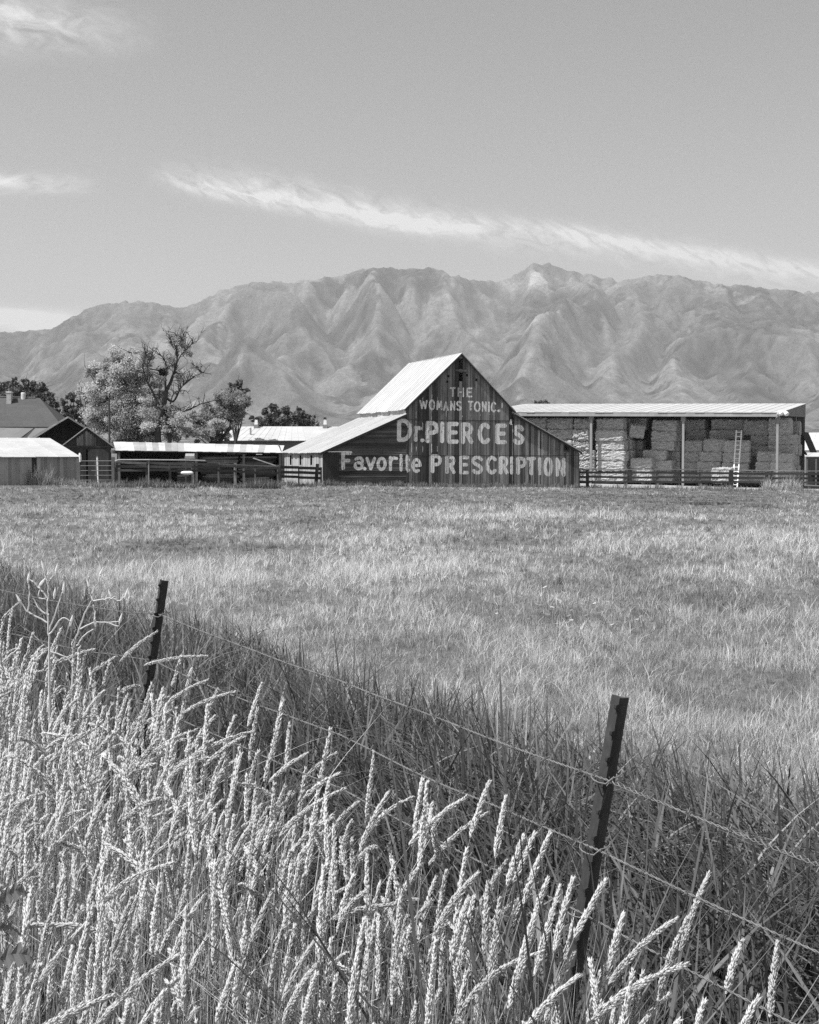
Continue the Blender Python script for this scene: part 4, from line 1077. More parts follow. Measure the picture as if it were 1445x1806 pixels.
def build_small_gable():
    rng = random.Random(6)
    fr = Fr('gabled_shed', 'small dark gabled shed with a weathered board over its doors', 'shed', 153, 97.0, 14.0)
    P = fr.P; x0 = P(112, 800)[0]; x1 = P(195.5, 800)[0]; xp, zp = P(153, 752.5); ze = P(195, 784)[1]
    dr = (P(152, 820)[0], P(155.2, 820)[0], -2, P(153, 792)[1])
    gable(fr, x0, x1, xp, ze, zp, 5.5, M['darkwood'], M['oldtin'], rng, [dr], (0.8, 1.5))
    m = MB(); a = P(135.5, 786); b = P(170, 759)
    nb = 9
    for i in range(nb):
        u = a[0] + (b[0] - a[0]) * i / nb; w = a[0] + (b[0] - a[0]) * (i + 0.94) / nb
        top = b[1] - 0.02 if u < xp else b[1] - 0.02
        zz = min(top, float(np.interp(u, [x0, xp, x1], [ze, zp, ze])) - 0.25, float(np.interp(w, [x0, xp, x1], [ze, zp, ze])) - 0.25)
        m.box(u, w, -0.06, -0.03, a[1], zz, rng.uniform(0.25, 0.75))
    o = m.build('gable_board', M['greywood'], fr.root); o['label'] = 'weathered panel with peeling streaks above the doors'
    m = MB(); m.box(x0, x1, -0.045, -0.012, a[1] - 0.12, a[1] - 0.04, 1.6); m.build('lintel', M['darkwood'], fr.root)
    m = MB(); m.box(dr[1], P(192, 820)[0], -0.05, -0.016, fr.ground(0, 0) - 0.1, dr[3], 1.4); m.build('door', M['darkwood'], fr.root)
    m = MB(); m.box(dr[0] - 0.1, dr[1] + 0.1, 0.3, 0.33, -0.3, dr[3] + 0.2, 0.2); m.build('shade_backing', M['darkwood'], fr.root)  # near-black sheet behind the slit, its colour standing in for interior shade
    # bucket under the eave
    q = P(201, 797); p = fr.Wd(q[0], -0.1, q[1]); m = MB(); m.tube([(0, 0, -0.12), (0, 0, 0.12)], [0.2, 0.26], 12, 0.7); o = m.build('hanging_bucket', M['galv']); o.location = p
    tag(o, 'grey bucket hanging at the right eave of the gabled shed', 'bucket')


build_small_gable()


def build_dark_gable():
    rng = random.Random(9)
    fr = Fr('open_gable_shed', 'black open-ended gabled shed behind the small gabled one', 'shed', 120, 107.0, 14.0)
    P = fr.P; xp, zp = P(120, 735); x0, ze = P(52, 773.5); x1 = xp + (xp - x0) * 0.9
    zeR = zp - (zp - P(149, 753)[1]) / (P(149, 753)[0] - xp) * (x1 - xp)
    gable(fr, x0 + 0.3, x1, xp, ze, zp, 9.0, M['darkwood'], M['oldtin'], rng, (), (0.6, 0.9), 0.4, 8, front=False)
    m = MB(); zt = lambda x: float(np.interp(x, [x0, xp, x1], [ze, zp, ze])) - 0.12
    planks(m, x0 + 0.4, x1, lambda x: ze - 1.0 + 0 * x if False else fr.ground(x, 0) - 0.2, zt, 1.2, 0.03, 0.3, (), (), (0.25, 0.5), 0.0, rng, 0.004); m.build('shade_backing', M['darkwood'], fr.root)  # boards toned near black inside the open end, in place of its shade
    m = MB(); m.beam((x0 - 0.1, -0.44, ze - 0.12), (xp, -0.44, zp - 0.03), 0.03, 0.13, 3.2); m.build('rake_board', M['fencewood'], fr.root)
    m = MB(); m.beam((xp, -0.44, zp - 0.03), (x1 + 0.3, -0.44, ze - 0.15), 0.03, 0.13, 2.0); m.build('rake_board', M['fencewood'], fr.root)


build_dark_gable()


def build_house():
    rng = random.Random(12)
    fr = Fr('farmhouse', 'large farmhouse with a steep dark shingle roof and two pale chimneys', 'house', 60, 122.0, 4.0)
    P = fr.P; R = fr.root
    yr = 4.6
    xr, zr = P(70.5, 702, yr); xe, ze = P(112, 750.5, 0)
    x0 = -13; g = -0.3
    m = MB(); slope(m, (x0, -0.3, ze - 0.15), (xe, -0.3, ze - 0.15), (xr, yr, zr), (x0, yr, zr + 0.25), 0.08, 14, (0.95, 1.05), 0.0, rng, 0, 9); m.build('roof', M['shingle'], R)
    m = MB(); slope(m, (x0, 2 * yr + 0.3, ze - 0.15), (xe, 2 * yr + 0.3, ze - 0.15), (xr, yr, zr), (x0, yr, zr + 0.25), 0.08, 14, (0.95, 1.05), 0.0, rng); m.build('roof', M['shingle'], R)
    m = MB(); m.quad([(xe, -0.3, ze - 0.2), (xe, 2 * yr + 0.3, ze - 0.2), (xr, yr, zr - 0.05)], 1.0); m.build('roof_end', M['shingle'], R)
    m = MB(); m.beam((x0, yr, zr + 0.3), (xr - 0.4, yr, zr + 0.06), 0.25, 0.08, 2.0); m.build('ridge_cap', M['fencewood'], R)
    m = MB(); m.box(x0, xe - 0.4, 0.1, 2 * yr - 0.1, g, ze - 0.16, 1.0); m.build('wall', M['siding'], R)
    m = MB(); m.box(x0, xe, -0.36, -0.3, ze - 0.34, ze - 0.12, 1.0); m.build('fascia', M['darkwood'], R)
    for (a, b, c, d, lab) in ((13, 21, 690.5, 703, 'left chimney with a pale square top'), (34.5, 43, 691.5, 701, 'right round-topped pale chimney')):
        pa = P(a, d, yr - 0.7); pb = P(b, c, yr - 0.7); m = MB(); xc = (pa[0] + pb[0]) / 2; w = (pb[0] - pa[0]) / 2
        if a < 20:
            m.box(xc - w, xc + w, yr - 1.1, yr - 0.35, zr - 1.3, pb[1] - 0.12, 0.8); m.box(xc - w - 0.04, xc + w + 0.04, yr - 1.14, yr - 0.31, pb[1] - 0.12, pb[1], 1.2)
        else:
            m.tube([(xc, yr - 0.1, zr - 0.4), (xc, yr - 0.1, pb[1] - 0.1), (xc, yr - 0.1, pb[1])], [w, w, w * 0.8], 12, 1.1)
        o = m.build('chimney', M['brick'], R); o['label'] = lab
    # porch roofs below the eave
    m = MB(); a = P(-20, 752, -0.4); b = P(59, 753, -0.4); c = P(36, 772, -3.2); d = P(-60, 772, -3.2)
    slope(m, (d[0], -3.2, d[1]), (c[0], -3.2, c[1]), (b[0], -0.35, b[1] - 0.1), (a[0], -0.35, a[1] - 0.1), 0.06, 5, (0.95, 1.05), 0, rng); m.build('porch_roof', M['greysiding'], R)
    m = MB(); m.quad([(c[0], -3.2, c[1] - 0.1), (c[0] + 0.9, -3.0, c[1] - 0.1), (b[0] + 0.35, -0.3, b[1] - 0.12), (b[0], -0.3, b[1] - 0.12)], 1.0); m.build('porch_end', M['darkwood'], R)
    m = MB(); a = P(62, 753, -0.4); b = P(88, 753, -0.4); c = P(75, 772, -3.0); d = P(47, 772, -3.0)
    slope(m, (d[0], -3.0, d[1]), (c[0] + 1.2, -3.0, c[1]), (b[0] + 1.2, -0.35, b[1] - 0.1), (a[0], -0.35, a[1] - 0.1), 0.06, 4, (0.95, 1.05), 0, rng); m.build('porch_roof', M['greysiding'], R)
    for x in (d[0] + 0.2, c[0], c[0] - 3.5):
        m = MB(); m.box(x, x + 0.15, -3.0, -2.85, g, d[1], 0.8); m.build('porch_post', M['siding'], R)


build_house()


def build_open_shed():
    rng = random.Random(15)
    fr = Fr('open_shed', 'long low open shed roofed in patchy tin, its bays dark and full of lumber', 'shed', 207, 97.0, 9.0)
    R = fr.root; P = fr.P
    x0 = P(207, 795)[0]; x1 = P(497, 797)[0]; z0 = P(207, 794)[1]; z1 = P(505, 798)[1]
    yb = 3.6; a = P(200, 779, yb); b = P(497, 785.5, yb)
    m = MB(); n = 27
    A, B, C, D = Vector((x0 - 0.1, -0.3, z0)), Vector((x1, -0.3, z1)), Vector((b[0] + 0.2, yb, b[1])), Vector((a[0], yb, a[1]))
    for i in range(n):
        s0, s1 = i / n, (i + 1.0) / n
        t = rng.choice([1.08, 1.05, 1.1, 1.0, 1.08, 0.68, 0.55, 0.75, 1.05])
        q = [A.lerp(B, s0), A.lerp(B, s1), D.lerp(C, s1), D.lerp(C, s0)]; up = Vector((0, 0, 0.012 * (i % 2)))
        q[0] = q[0] + (q[0] - q[3]) * rng.uniform(0, 0.03); q[1] = q[1] + (q[1] - q[2]) * rng.uniform(0, 0.03)
        m.hexa([p + up - Vector((0, 0, 0.03)) for p in q], [p + up for p in q], t)
    m.build('roof', M['oldtin'], R)
    g = lambda x, y: fr.ground(x, y) - 0.2
    m = MB(); hl = []
    for pa, pb, pc, pd in ((255, 277, 793.5, 796), (292, 310, 793.5, 796.5), (400, 436, 790, 801), (340, 353, 795, 799), (452, 463, 793, 802), (470, 473, 796, 801)):
        hl.append((P(pa, 795, yb - 0.3)[0], P(pb, 795, yb - 0.3)[0], P(pa, pd, yb - 0.3)[1], P(pa, pc, yb - 0.3)[1]))
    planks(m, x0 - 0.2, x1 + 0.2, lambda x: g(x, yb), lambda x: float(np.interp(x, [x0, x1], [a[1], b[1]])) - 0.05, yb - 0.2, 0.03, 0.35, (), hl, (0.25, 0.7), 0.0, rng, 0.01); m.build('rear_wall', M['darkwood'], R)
    for xx in (x0, x1):
        m = MB(); planks(m, 0, yb - 0.2, lambda y: g(xx, y), lambda y: z0 + (a[1] - z0) * y / yb - 0.1, 0, 0.03, 0.3, (), (), (0.4, 0.8), 0.0, rng, 0.004)
        o = m.build('end_wall', M['darkwood'], R); o.location = (xx, 0, 0); o.rotation_euler = (0, 0, math.pi / 2)
    for px in (210, 346.5, 430, 494):
        x = P(px, 800)[0]; m = MB(); m.box(x - 0.08, x + 0.08, -0.1, 0.06, g(x, 0), z0 - 0.03 + (z1 - z0) * (x - x0) / (x1 - x0), 1.4); m.build('post', M['fencewood'], R)
    m = MB(); m.beam((x0, -0.05, z0 - 0.08), (x1, -0.05, z1 - 0.08), 0.1, 0.1, 0.7); m.build('eave_beam', M['darkwood'], R)
    # lumber piles within
    for (pa, pb, pyt, lab) in ((355, 420, 803, 'heap of grey lumber under the middle of the open shed'), (422, 486, 804, 'jumbled dark lumber in the right bay of the open shed'), (312, 344, 806, 'short pile of boards beside the shed post')):
        xa, zt = P(pa, pyt, 1.3); xb, _ = P(pb, pyt, 1.3); m = MB(); gg = g((xa + xb) / 2, 1.3); nn = int((zt - gg) / 0.11)
        for k in range(nn):
            for j in range(3):
                u = xa + rng.uniform(-0.1, 0.5); w = xb - rng.uniform(-0.1, 0.5); z = gg + 0.06 + k * 0.11
                y = 0.7 + j * 0.55
                m.beam((u, y + rng.uniform(-0.1, 0.1), z + rng.uniform(-0.01, 0.01)), (w, y + rng.uniform(-0.1, 0.1), z + rng.uniform(-0.01, 0.05)), rng.uniform(0.2, 0.45), 0.1, rng.choice([0.4, 0.6, 0.9, 1.4, 2.0]))
        o = m.build('lumber_pile', M['fencewood']); o.location = fr.o; o.rotation_euler = (0, 0, fr.th); tag(o, lab, 'lumber', 'lumber stored in the open shed')
    # a plank that leans down onto the fence
    m = MB(); p = at(447, 808, 95.5); q = at(487, 821.5, 94.6); m.beam(p, q, 0.12, 0.05, 2.0); o = m.build('leaning_plank', M['fencewood']); tag(o, 'pale plank slanting down from the shed onto the rail fence', 'plank')
    # feed box on a stand
    p = at(335, 805.5, 92.5); g2 = gzf(p.x, p.y); root = empty('feed_box', (p.x, p.y, g2), 0.1, 'pale lidded feed box on legs behind the pipe rail', 'box')
    m = MB(); hz = p.z - g2; m.hexa([(-0.35, -0.3, hz - 0.14), (0.35, -0.3, hz - 0.14), (0.35, 0.3, hz - 0.14), (-0.35, 0.3, hz - 0.14)], [(-0.3, -0.3, hz + 0.05), (0.3, -0.3, hz + 0.05), (0.3, 0.3, hz + 0.22), (-0.3, 0.3, hz + 0.22)], 0.8); m.build('lid', M['greywood'], root)
    for sx in (-0.28, 0.28):
        m = MB(); m.box(sx - 0.04, sx + 0.04, -0.04, 0.04, -0.2, hz - 0.14, 0.6); m.build('leg', M['fencewood'], root)


build_open_shed()


def build_tank():
    p = at(330, 834, 88.6); g = gzf(p.x, p.y); m = MB()
    L = 0.4; r = 0.12
    pts = [(-L, 0, r), (-L + 0.06, 0, r), (-L + 0.2, 0, r), (L - 0.2, 0, r), (L - 0.06, 0, r), (L, 0, r)]
    m.tube(pts, [0.04, 0.09, r, r, 0.09, 0.04], 14, 1.0)
    o = m.build('white_tub', M['white'], None, True); o.location = (p.x, p.y, p.z - r); tag(o, 'small white plastic tub lying in the grass under the fence', 'tub')


build_tank()


def build_white_house():
    rng = random.Random(18)
    fr = Fr('white_roofed_house', 'long low house with a pale hipped metal roof beyond the sheds', 'house', 470, 138.0, 3.0)
    P = fr.P; R = fr.root; x0, ze = P(362, 777, 0); x1 = P(690, 777, 0)[0]; yr = 4.5
    xr, zr = P(410, 752, yr); xr2 = x1 - 3
    m = MB(); slope(m, (x0, -0.4, ze), (x1, -0.4, ze), (xr2, yr, zr), (xr, yr, zr), 0.05, 26, (0.96, 1.04), 0.03, rng); m.build('roof', M['tin'], R)
    m = MB(); slope(m, (x0, 2 * yr + 0.4, ze), (x1, 2 * yr + 0.4, ze), (xr2, yr, zr), (xr, yr, zr), 0.05, 26, (0.96, 1.04), 0.03, rng); m.build('roof', M['tin'], R)
    for xe, xq in ((x0, xr), (x1, xr2)):
        m = MB(); m.quad([(xe, -0.4, ze), (xe, 2 * yr + 0.4, ze), (xq, yr, zr)], 1.0); m.build('roof_end', M['tin'], R)
    m = MB(); m.box(x0 + 0.6, x1 - 0.6, 0.1, 2 * yr - 0.1, -0.5, ze - 0.06, 1.0); m.build('wall', M['greysiding'], R)
    for px in (452, 573.5):
        a = P(px - 4, 752, yr - 0.3); b = P(px + 4, 740, yr - 0.3); m = MB(); w = (b[0] - a[0]) / 2; xc = (a[0] + b[0]) / 2
        m.box(xc - w, xc + w, yr - 0.7, yr + 0.1, zr - 0.7, zr + 0.18, 0.45)
        m.hexa([(xc - w * 0.75, yr - 0.6, zr + 0.18), (xc + w * 0.75, yr - 0.6, zr + 0.18), (xc + w * 0.75, yr, zr + 0.18), (xc - w * 0.75, yr, zr + 0.18)], [(xc - w * 0.55, yr - 0.5, b[1]), (xc + w * 0.55, yr - 0.5, b[1]), (xc + w * 0.55, yr - 0.1, b[1]), (xc - w * 0.55, yr - 0.1, b[1])], 1.3)
        o = m.build('chimney', M['brick'], R)
        mc = MB(); mc.box(xc - w * 0.6, xc + w * 0.6, yr - 0.55, yr - 0.05, b[1] + 0.08, b[1] + 0.22, 0.6); mc.build('cap', M['darkwood'], o)
        mc = MB()
        for sx in (-0.5, 0.5): mc.box(xc + sx * w - 0.04, xc + sx * w + 0.04, yr - 0.34, yr - 0.26, b[1], b[1] + 0.08, 0.6)
        mc.build('cap_bracket', M['darkwood'], o)
    q0 = P(442, 766, 1.6); q1 = P(442, 754.5, 1.6); m = MB(); m.tube([(q0[0], 1.6, q0[1] - 0.4), (q1[0], 1.6, q1[1])], 0.1, 8, 1.2); m.build('vent_pipe', M['steel'], R)
    p = at(462, 786, 128); g = gzf(p.x, p.y); m = MB()
    m.tube([(0, 0, -0.2), (0, 0, p.z - g - 0.4), (0, 0, p.z - g)], [1.1, 1.1, 0.3], 16, 1.0); o = m.build('round_tank', M['siding']); o.location = (p.x, p.y, g)
    tag(o, 'pale round-topped tank between the patchy shed and the pale-roofed house', 'tank')


build_white_house()


def build_right_shed():
    rng = random.Random(23)
    fr = Fr('tin_lean_to', 'low shed with bright slanting tin roofs at the far right edge', 'shed', 1432, 140.0, -20.0)
    P = fr.P; R = fr.root
    for (px0, py0, px1, py1, y0, y1, lab) in ((1421, 763, 1470, 790, 0.0, 4.0, None), (1414, 798, 1475, 801, -4.0, -1.0, None)):
        a = P(px0, py0, y1); b = P(px1, py1, y0); m = MB()
        zf = P(px0, py1 + 4, y0)[1]
        slope(m, (a[0] - 0.5, y0, zf), (a[0] + 9, y0, zf), (a[0] + 9, y1, a[1]), (a[0], y1, a[1]), 0.05, 8, (0.9, 1.05), 0.03, rng); m.build('roof', M['tin'], R)
    m = MB(); a = P(1422, 800, -0.5); m.box(a[0], a[0] + 9, 0.0, 5, -0.5, a[1], 0.6); m.build('wall', M['darkwood'], R)
    for px in (1424, 1440):
        a = P(px, 806, -3.9); m = MB(); m.box(a[0] - 0.08, a[0] + 0.08, -3.9, -3.74, fr.ground(a[0], -3.9) - 0.2, a[1], 1.0); m.build('post', M['fencewood'], R)


build_right_shed()


def build_pole():
    p = at(192.5, 705, 101); g = gzf(p.x, p.y); m = MB(); m.tube([(0, 0, -0.4), (0, 0, p.z - g)], [0.1, 0.07], 8, 0.9); m.tube([(0, 0, p.z - g), (0, 0, p.z - g + 0.05)], 0.1, 8, 0.7)
    o = m.build('wooden_pole', M['bark']); o.location = (p.x, p.y, g); tag(o, 'slim dark pole rising between the gabled shed and the big pale tree', 'pole')


build_pole()

# ------------------------------------------------------------------ trees
def leaves_mesh(name, C, size, tone, mat, parent, rs, droop=0.0):
    """one small pointed leaf spray for every centre"""
    n = len(C)
    a = rs.randn(n, 3); a[:, 2] -= droop; a /= np.linalg.norm(a, axis=1, keepdims=True)
    b = rs.randn(n, 3); b -= a * (a * b).sum(1, keepdims=True); b /= np.linalg.norm(b, axis=1, keepdims=True) + 1e-9
    L = (size * rs.uniform(0.6, 1.4, n))[:, None]; Wd = L * 0.3
    nrm = np.cross(a, b)
    V = np.stack([C - a * L * 0.5, C + b * Wd + nrm * Wd * 0.25, C + a * L * 0.5, C - b * Wd + nrm * Wd * 0.25], 1).reshape(-1, 3)
    loops = np.arange(4 * n)
    return np_mesh(name, V, loops, np.arange(n) * 4, np.full(n, 4), np.repeat(tone, 4), mat, parent)


def crown_points(clumps, Y, rs, dens, org, depth=1.0, fluff=0.30):
    """leaf centres: clumps of sub-clumps, so sky shows between them"""
    out = []; tn = []; cents = []
    for c in clumps:
        px, py, r = c[:3]; k = c[3] if len(c) > 3 else 1.0
        R = r / F_PX * Y
        p = np.array(at(px, py, Y + rs.uniform(-0.5, 0.5) * R * depth)) - org
        cents.append(p)
        ns = max(4, int(16 * (R / 1.3) ** 1.5)); d = rs.randn(ns, 3); d /= np.linalg.norm(d, axis=1, keepdims=True)
        d = d * R * (rs.rand(ns, 1) ** 0.45) * 0.95
        for q in d:
            m = max(6, int(dens * k * R * R / ns * rs.uniform(0.5, 1.6)))
            t = rs.uniform(0.75, 1.2); sr = R * fluff * rs.uniform(0.6, 1.4)
            e = rs.randn(m, 3); e *= np.array([1.0, 1.0, 0.75]) * sr * 0.75
            out.append(p + q + e); tn.append(np.full(m, t) * rs.uniform(0.8, 1.2, m))
    return np.concatenate(out), np.concatenate(tn), cents


def limb(mb, pts, r0, r1, n=7, tone=1.0, rough=0.0, rng=None):
    k = len(pts); P3 = []
    # finer along a smooth path
    for i in range(k - 1):
        for j in range(4):
            t = j / 4
            p0 = pts[max(i - 1, 0)]; p1 = pts[i]; p2 = pts[i + 1]; p3 = pts[min(i + 2, k - 1)]
            q = 0.5 * ((2 * p1) + (p2 - p0) * t + (2 * p0 - 5 * p1 + 4 * p2 - p3) * t * t + (3 * p1 - p0 - 3 * p2 + p3) * t ** 3)
            if rough and rng: q = q + Vector((rng.uniform(-1, 1), rng.uniform(-1, 1), rng.uniform(-1, 1))) * rough
            P3.append(q)
    P3.append(pts[-1]); m = len(P3)
    mb.tube(P3, [r0 + (r1 - r0) * (i / (m - 1)) ** 0.8 for i in range(m)], n, tone)
    return P3


def twigs(mb, P3, rng, count, length, r, depth=2, up=0.4, start=0.3):
    for _ in range(count):
        i = rng.randrange(int(len(P3) * start), len(P3)); p = P3[i]
        d0 = (P3[min(i + 1, len(P3) - 1)] - P3[max(i - 1, 0)]).normalized() if len(P3) > 1 else Vector((0, 0, 1))
        d = (d0 * 0.6 + Vector((rng.gauss(0, 1), rng.gauss(0, 1), rng.gauss(up, 0.8))) * 0.7).normalized()
        L = length * rng.uniform(0.5, 1.3); pts = [p]
        for k in range(3):
            d = (d + Vector((rng.gauss(0, .3), rng.gauss(0, .3), rng.gauss(0.08, .3)))).normalized(); pts.append(pts[-1] + d * L / 3)
        mb.tube(pts, [r, r * 0.8, r * 0.55, r * 0.3], 4, 1.0, cap=False)
        if depth > 1: twigs(mb, pts, rng, 3, length * 0.55, r * 0.55, depth - 1, up, 0.2)


def tree(label, Y, base_px, clumps, mat, seed, leaf=0.24, dens=900, trunk_r=0.3, group=None, tone=1.0, name='tree', droop=0.0, fork=0.35, depth=1.0, fluff=0.30):
    rs = np.random.RandomState(seed); rng = random.Random(seed)
    b = at(base_px, HOR, Y); g = gzf(b.x, b.y); org = Vector((b.x, b.y, g)); root = empty(name, org, 0, label, 'tree', group)
    C, T, cents = crown_points(clumps, Y, rs, dens, np.array(org), depth, fluff)
    T = T * tone
    leaves_mesh('crown', C, leaf, T, mat, root, rs, droop)
    mb = MB(); zs = [c[2] for c in cents]; top = max(zs); fk = max(0.6, top * fork)
    ax = sum(c[0] for c in cents) / len(cents); ay = sum(c[1] for c in cents) / len(cents)
    f = Vector((ax * 0.35, ay * 0.35, fk))
    limb(mb, [Vector((0, 0, -0.3)), Vector((f.x * 0.4, f.y * 0.4, fk * 0.5)), f], trunk_r, trunk_r * 0.7, 9)
    for c in cents:
        c = Vector(c); mid = f.lerp(c, 0.5) + Vector((rng.uniform(-.3, .3), rng.uniform(-.3, .3), rng.uniform(0, .4)))
        P3 = limb(mb, [f, mid, c], trunk_r * 0.42, 0.03, 6)
        twigs(mb, P3, rng, 4, max(0.6, (c - f).length * 0.22), 0.035, 1)
    mb.build('trunk', M['bark'], root)
    return root


tree('tall full pale-leaved tree to the left of the half-bare tree', 113.0, 228,
     [(212, 628, 17), (195, 645, 20), (225, 645, 22), (248, 652, 18), (176, 662, 20), (205, 668, 26), (238, 676, 24), (170, 690, 22), (200, 700, 28), (232, 708, 26), (262, 700, 18), (180, 725, 26), (215, 735, 30), (250, 738, 26), (178, 752, 22), (214, 764, 26), (248, 768, 22), (155, 655, 9, .7), (268, 655, 12, .7), (150, 705, 10, .8), (144, 688, 9, .6), (272, 676, 12, .6), (232, 622, 9, .7), (160, 735, 12), (262, 765, 16), (284, 692, 15), (290, 738, 19), (300, 765, 18), (276, 714, 15), (322, 762, 13), (312, 742, 12)],
     M['leafpale'], 31, 0.155, 4600, 0.30, tone=0.95, droop=0.5, fork=0.3)


def half_bare_tree():
    Y = 110.0; rng = random.Random(5); rs = np.random.RandomState(6)
    b = at(288, HOR, Y); g = gzf(b.x, b.y); org = Vector((b.x, b.y, g))
    root = empty('tree', org, 0, 'half-bare tree with thick dark limbs and a dark nest ball among its branches', 'tree')
    mb = MB(); K = Y / F_PX

    def tr(pts, r0, r1, dy=0.0, tw=0, tl=1.0, dep=2):
        q = []
        for i, (x, y) in enumerate(pts): q.append(at(x, y, Y + dy * i / max(1, len(pts) - 1)) - org)
        P3 = limb(mb, q, r0 * K * 0.66, r1 * K * 0.75, 8, 1.0, 0.02, rng)
        if tw: twigs(mb, P3, rng, tw, tl, 0.035, dep)
        return P3
    tr([(284, 806), (279, 777), (279, 745), (287, 720), (293, 690)], 10, 6.5, 0)
    tr([(299, 806), (299, 777), (298, 752), (290, 718)], 7, 4.5, 0.3)
    tr([(292, 692), (301, 674), (309, 651), (312.5, 629), (310, 610), (313, 593)], 5.5, 0.9, 1.0, 26, 1.3)
    tr([(312, 640), (322, 622), (334, 612), (341, 604)], 1.8, 0.5, -1.2, 14, 1.0)
    tr([(311, 622), (304, 610), (301, 596)], 1.3, 0.4, 0.8, 12, 0.9)
    tr([(313, 612), (321, 598), (324, 590)], 1.2, 0.4, -0.8, 12, 0.8)
    tr([(284, 722), (276, 705), (265, 683), (255, 663), (253, 644), (258, 622)], 4.2, 0.8, -1.5, 22, 1.2)
    tr([(254, 655), (260, 645), (267, 631), (274, 623)], 1.7, 0.5, -2.0, 10, 0.9)
    tr([(262, 649), (276, 652.5), (290, 650), (297, 647)], 1.6, 1.0, 0, 6, 0.7)
    tr([(292, 688), (292, 668), (294, 648), (288, 631), (280, 624)], 3.2, 0.7, -0.8, 12, 1.0)
    tr([(293, 700), (306, 708), (319, 684), (335, 670), (349, 661), (360, 656)], 4.0, 0.6, 2.0, 20, 1.1)
    tr([(333, 672), (341, 656), (347, 645)], 1.6, 0.4, 1.4, 10, 0.8)
    tr([(320, 684), (318, 668), (326, 655)], 1.4, 0.4, 0.6, 10, 0.8)
    tr([(287, 718), (281, 700), (282, 685)], 2.6, 0.8, 0.5, 8, 0.9)
    tr([(300, 712), (306, 695), (316, 690), (326, 688)], 2.0, 0.5, -1.0, 12, 0.8)
    tr([(292, 735), (306, 718), (324, 725), (340, 720), (358, 711), (381, 706)], 3.2, 0.7, 1.6, 12, 1.0)
    tr([(300, 745), (322, 738), (338, 742), (352, 752)], 1.9, 0.5, -1.2, 10, 0.9)
    tr([(301, 770), (324, 762), (345, 768), (372, 770)], 1.5, 0.4, -1.8, 10, 0.8)
    mb.build('trunk', M['bark'], root)
    C, T, _ = crown_points([(311, 603, 16, .35), (330, 617, 15, .35), (300, 640, 15, .35), (262, 632, 14, .5), (250, 652, 11, .5), (345, 655, 12, .2), (322, 665, 13, .25), (285, 670, 14, .35), (255, 640, 14, .5),
                            (300, 728, 15, .8), (318, 738, 16, .8), (272, 738, 16, .8), (286, 716, 10, .6), (255, 715, 13, .6), (262, 752, 16, .8), (330, 760, 13, .6), (352, 762, 14, .7), (372, 768, 13, .6), (292, 760, 10, .6), (385, 752, 14, .7), (340, 736, 8, .4)], Y, rs, 4200, np.array(org))
    leaves_mesh('crown', C, 0.15, T * 0.95, M['leafpale'], root, rs, 0.4)
    m = MB(); c = at(288, 657, Y) - org
    for _ in range(150):
        d = Vector((rng.gauss(0, 1), rng.gauss(0, 1), rng.gauss(0, .9))).normalized(); e = Vector((rng.gauss(0, 1), rng.gauss(0, 1), rng.gauss(0, .5))).normalized() * 0.28
        q = c + d * 0.3 * rng.random() ** 0.4; m.tube([q - e, q, q + e], 0.02, 3, 0.6, cap=False)
    o = m.build('nest', M['bark']); o.location = org; tag(o, 'dark ball of twigs lodged high in the half-bare tree', 'nest')


half_bare_tree()
tree('leaning mid-grey tree with a darker tuft at its top', 117.0, 372,
     [(372, 728, 18), (395, 720, 22), (412, 706, 20), (390, 703, 16), (425, 716, 14), (362, 716, 10), (405, 738, 16), (425, 732, 11), (376, 742, 14), (388, 754, 14), (436, 705, 7, .6), (350, 748, 14), (366, 760, 14), (402, 752, 13), (342, 734, 11), (416, 744, 11), (345, 768, 12), (398, 767, 10), (385, 770, 10), (374, 766, 12)], M['leafmid'], 41, 0.15, 3800, 0.2, tone=0.85, droop=0.3, fork=0.35)
tree('dark bushy tree showing as a tuft over the leaning grey tree', 136.0, 414,
     [(412, 682, 8), (421, 679, 8), (406, 690, 9), (433, 690, 7), (424, 700, 14), (410, 712, 16)], M['leafdark'], 43, 0.26, 1400, 0.25, tone=1.2)
G_ = 'dark trees behind the farmhouse'
tree('dark tree at the far left edge behind the farmhouse roof', 152.0, -10, [(-22, 690, 20), (-2, 690, 15), (12, 682, 11), (-10, 676, 10), (10, 700, 16), (-30, 712, 22), (0, 716, 22)], M['leafdark'], 51, 0.34, 1000, 0.3, G_)
tree('dark two-topped tree right behind the farmhouse chimneys', 150.0, 32, [(22, 676, 9), (33, 682, 9), (45, 680, 9), (28, 696, 16), (46, 697, 14), (38, 715, 18), (50, 672, 4, .8)], M['leafdark'], 52, 0.34, 1000, 0.3, G_)
tree('dark pointed tree above the right end of the farmhouse ridge', 149.0, 66, [(60, 676, 7), (63, 688, 11), (76, 686, 9), (72, 700, 15), (58, 704, 13), (84, 704, 12), (75, 718, 18), (75, 678, 5)], M['leafdark'], 53, 0.34, 1000, 0.3, G_)
tree('low dark tree sloping down behind the farmhouse roof end', 147.0, 92, [(92, 700, 7), (90, 712, 11), (98, 722, 11), (104, 734, 10), (88, 732, 14), (82, 696, 5)], M['leafdark'], 54, 0.34, 1000, 0.25, G_)
tree('dark tree between the black gable and the tall pale tree', 140.0, 128, [(112, 712, 9), (126, 704, 10), (120, 724, 13), (138, 716, 10), (132, 732, 14), (146, 734, 13), (150, 748, 14), (130, 696, 5), (116, 742, 10)], M['leafdark'], 55, 0.30, 1000, 0.25, G_)
tree('thin pale young tree at the left side of the tall pale tree', 120.0, 150, [(146, 688, 8, .5), (142, 700, 9, .6), (153, 705, 8, .6), (148, 722, 10, .7), (140, 682, 4, .5), (156, 740, 10, .8), (158, 758, 11, .8)], M['leafpale'], 56, 0.22, 900, 0.12, None, 0.9)
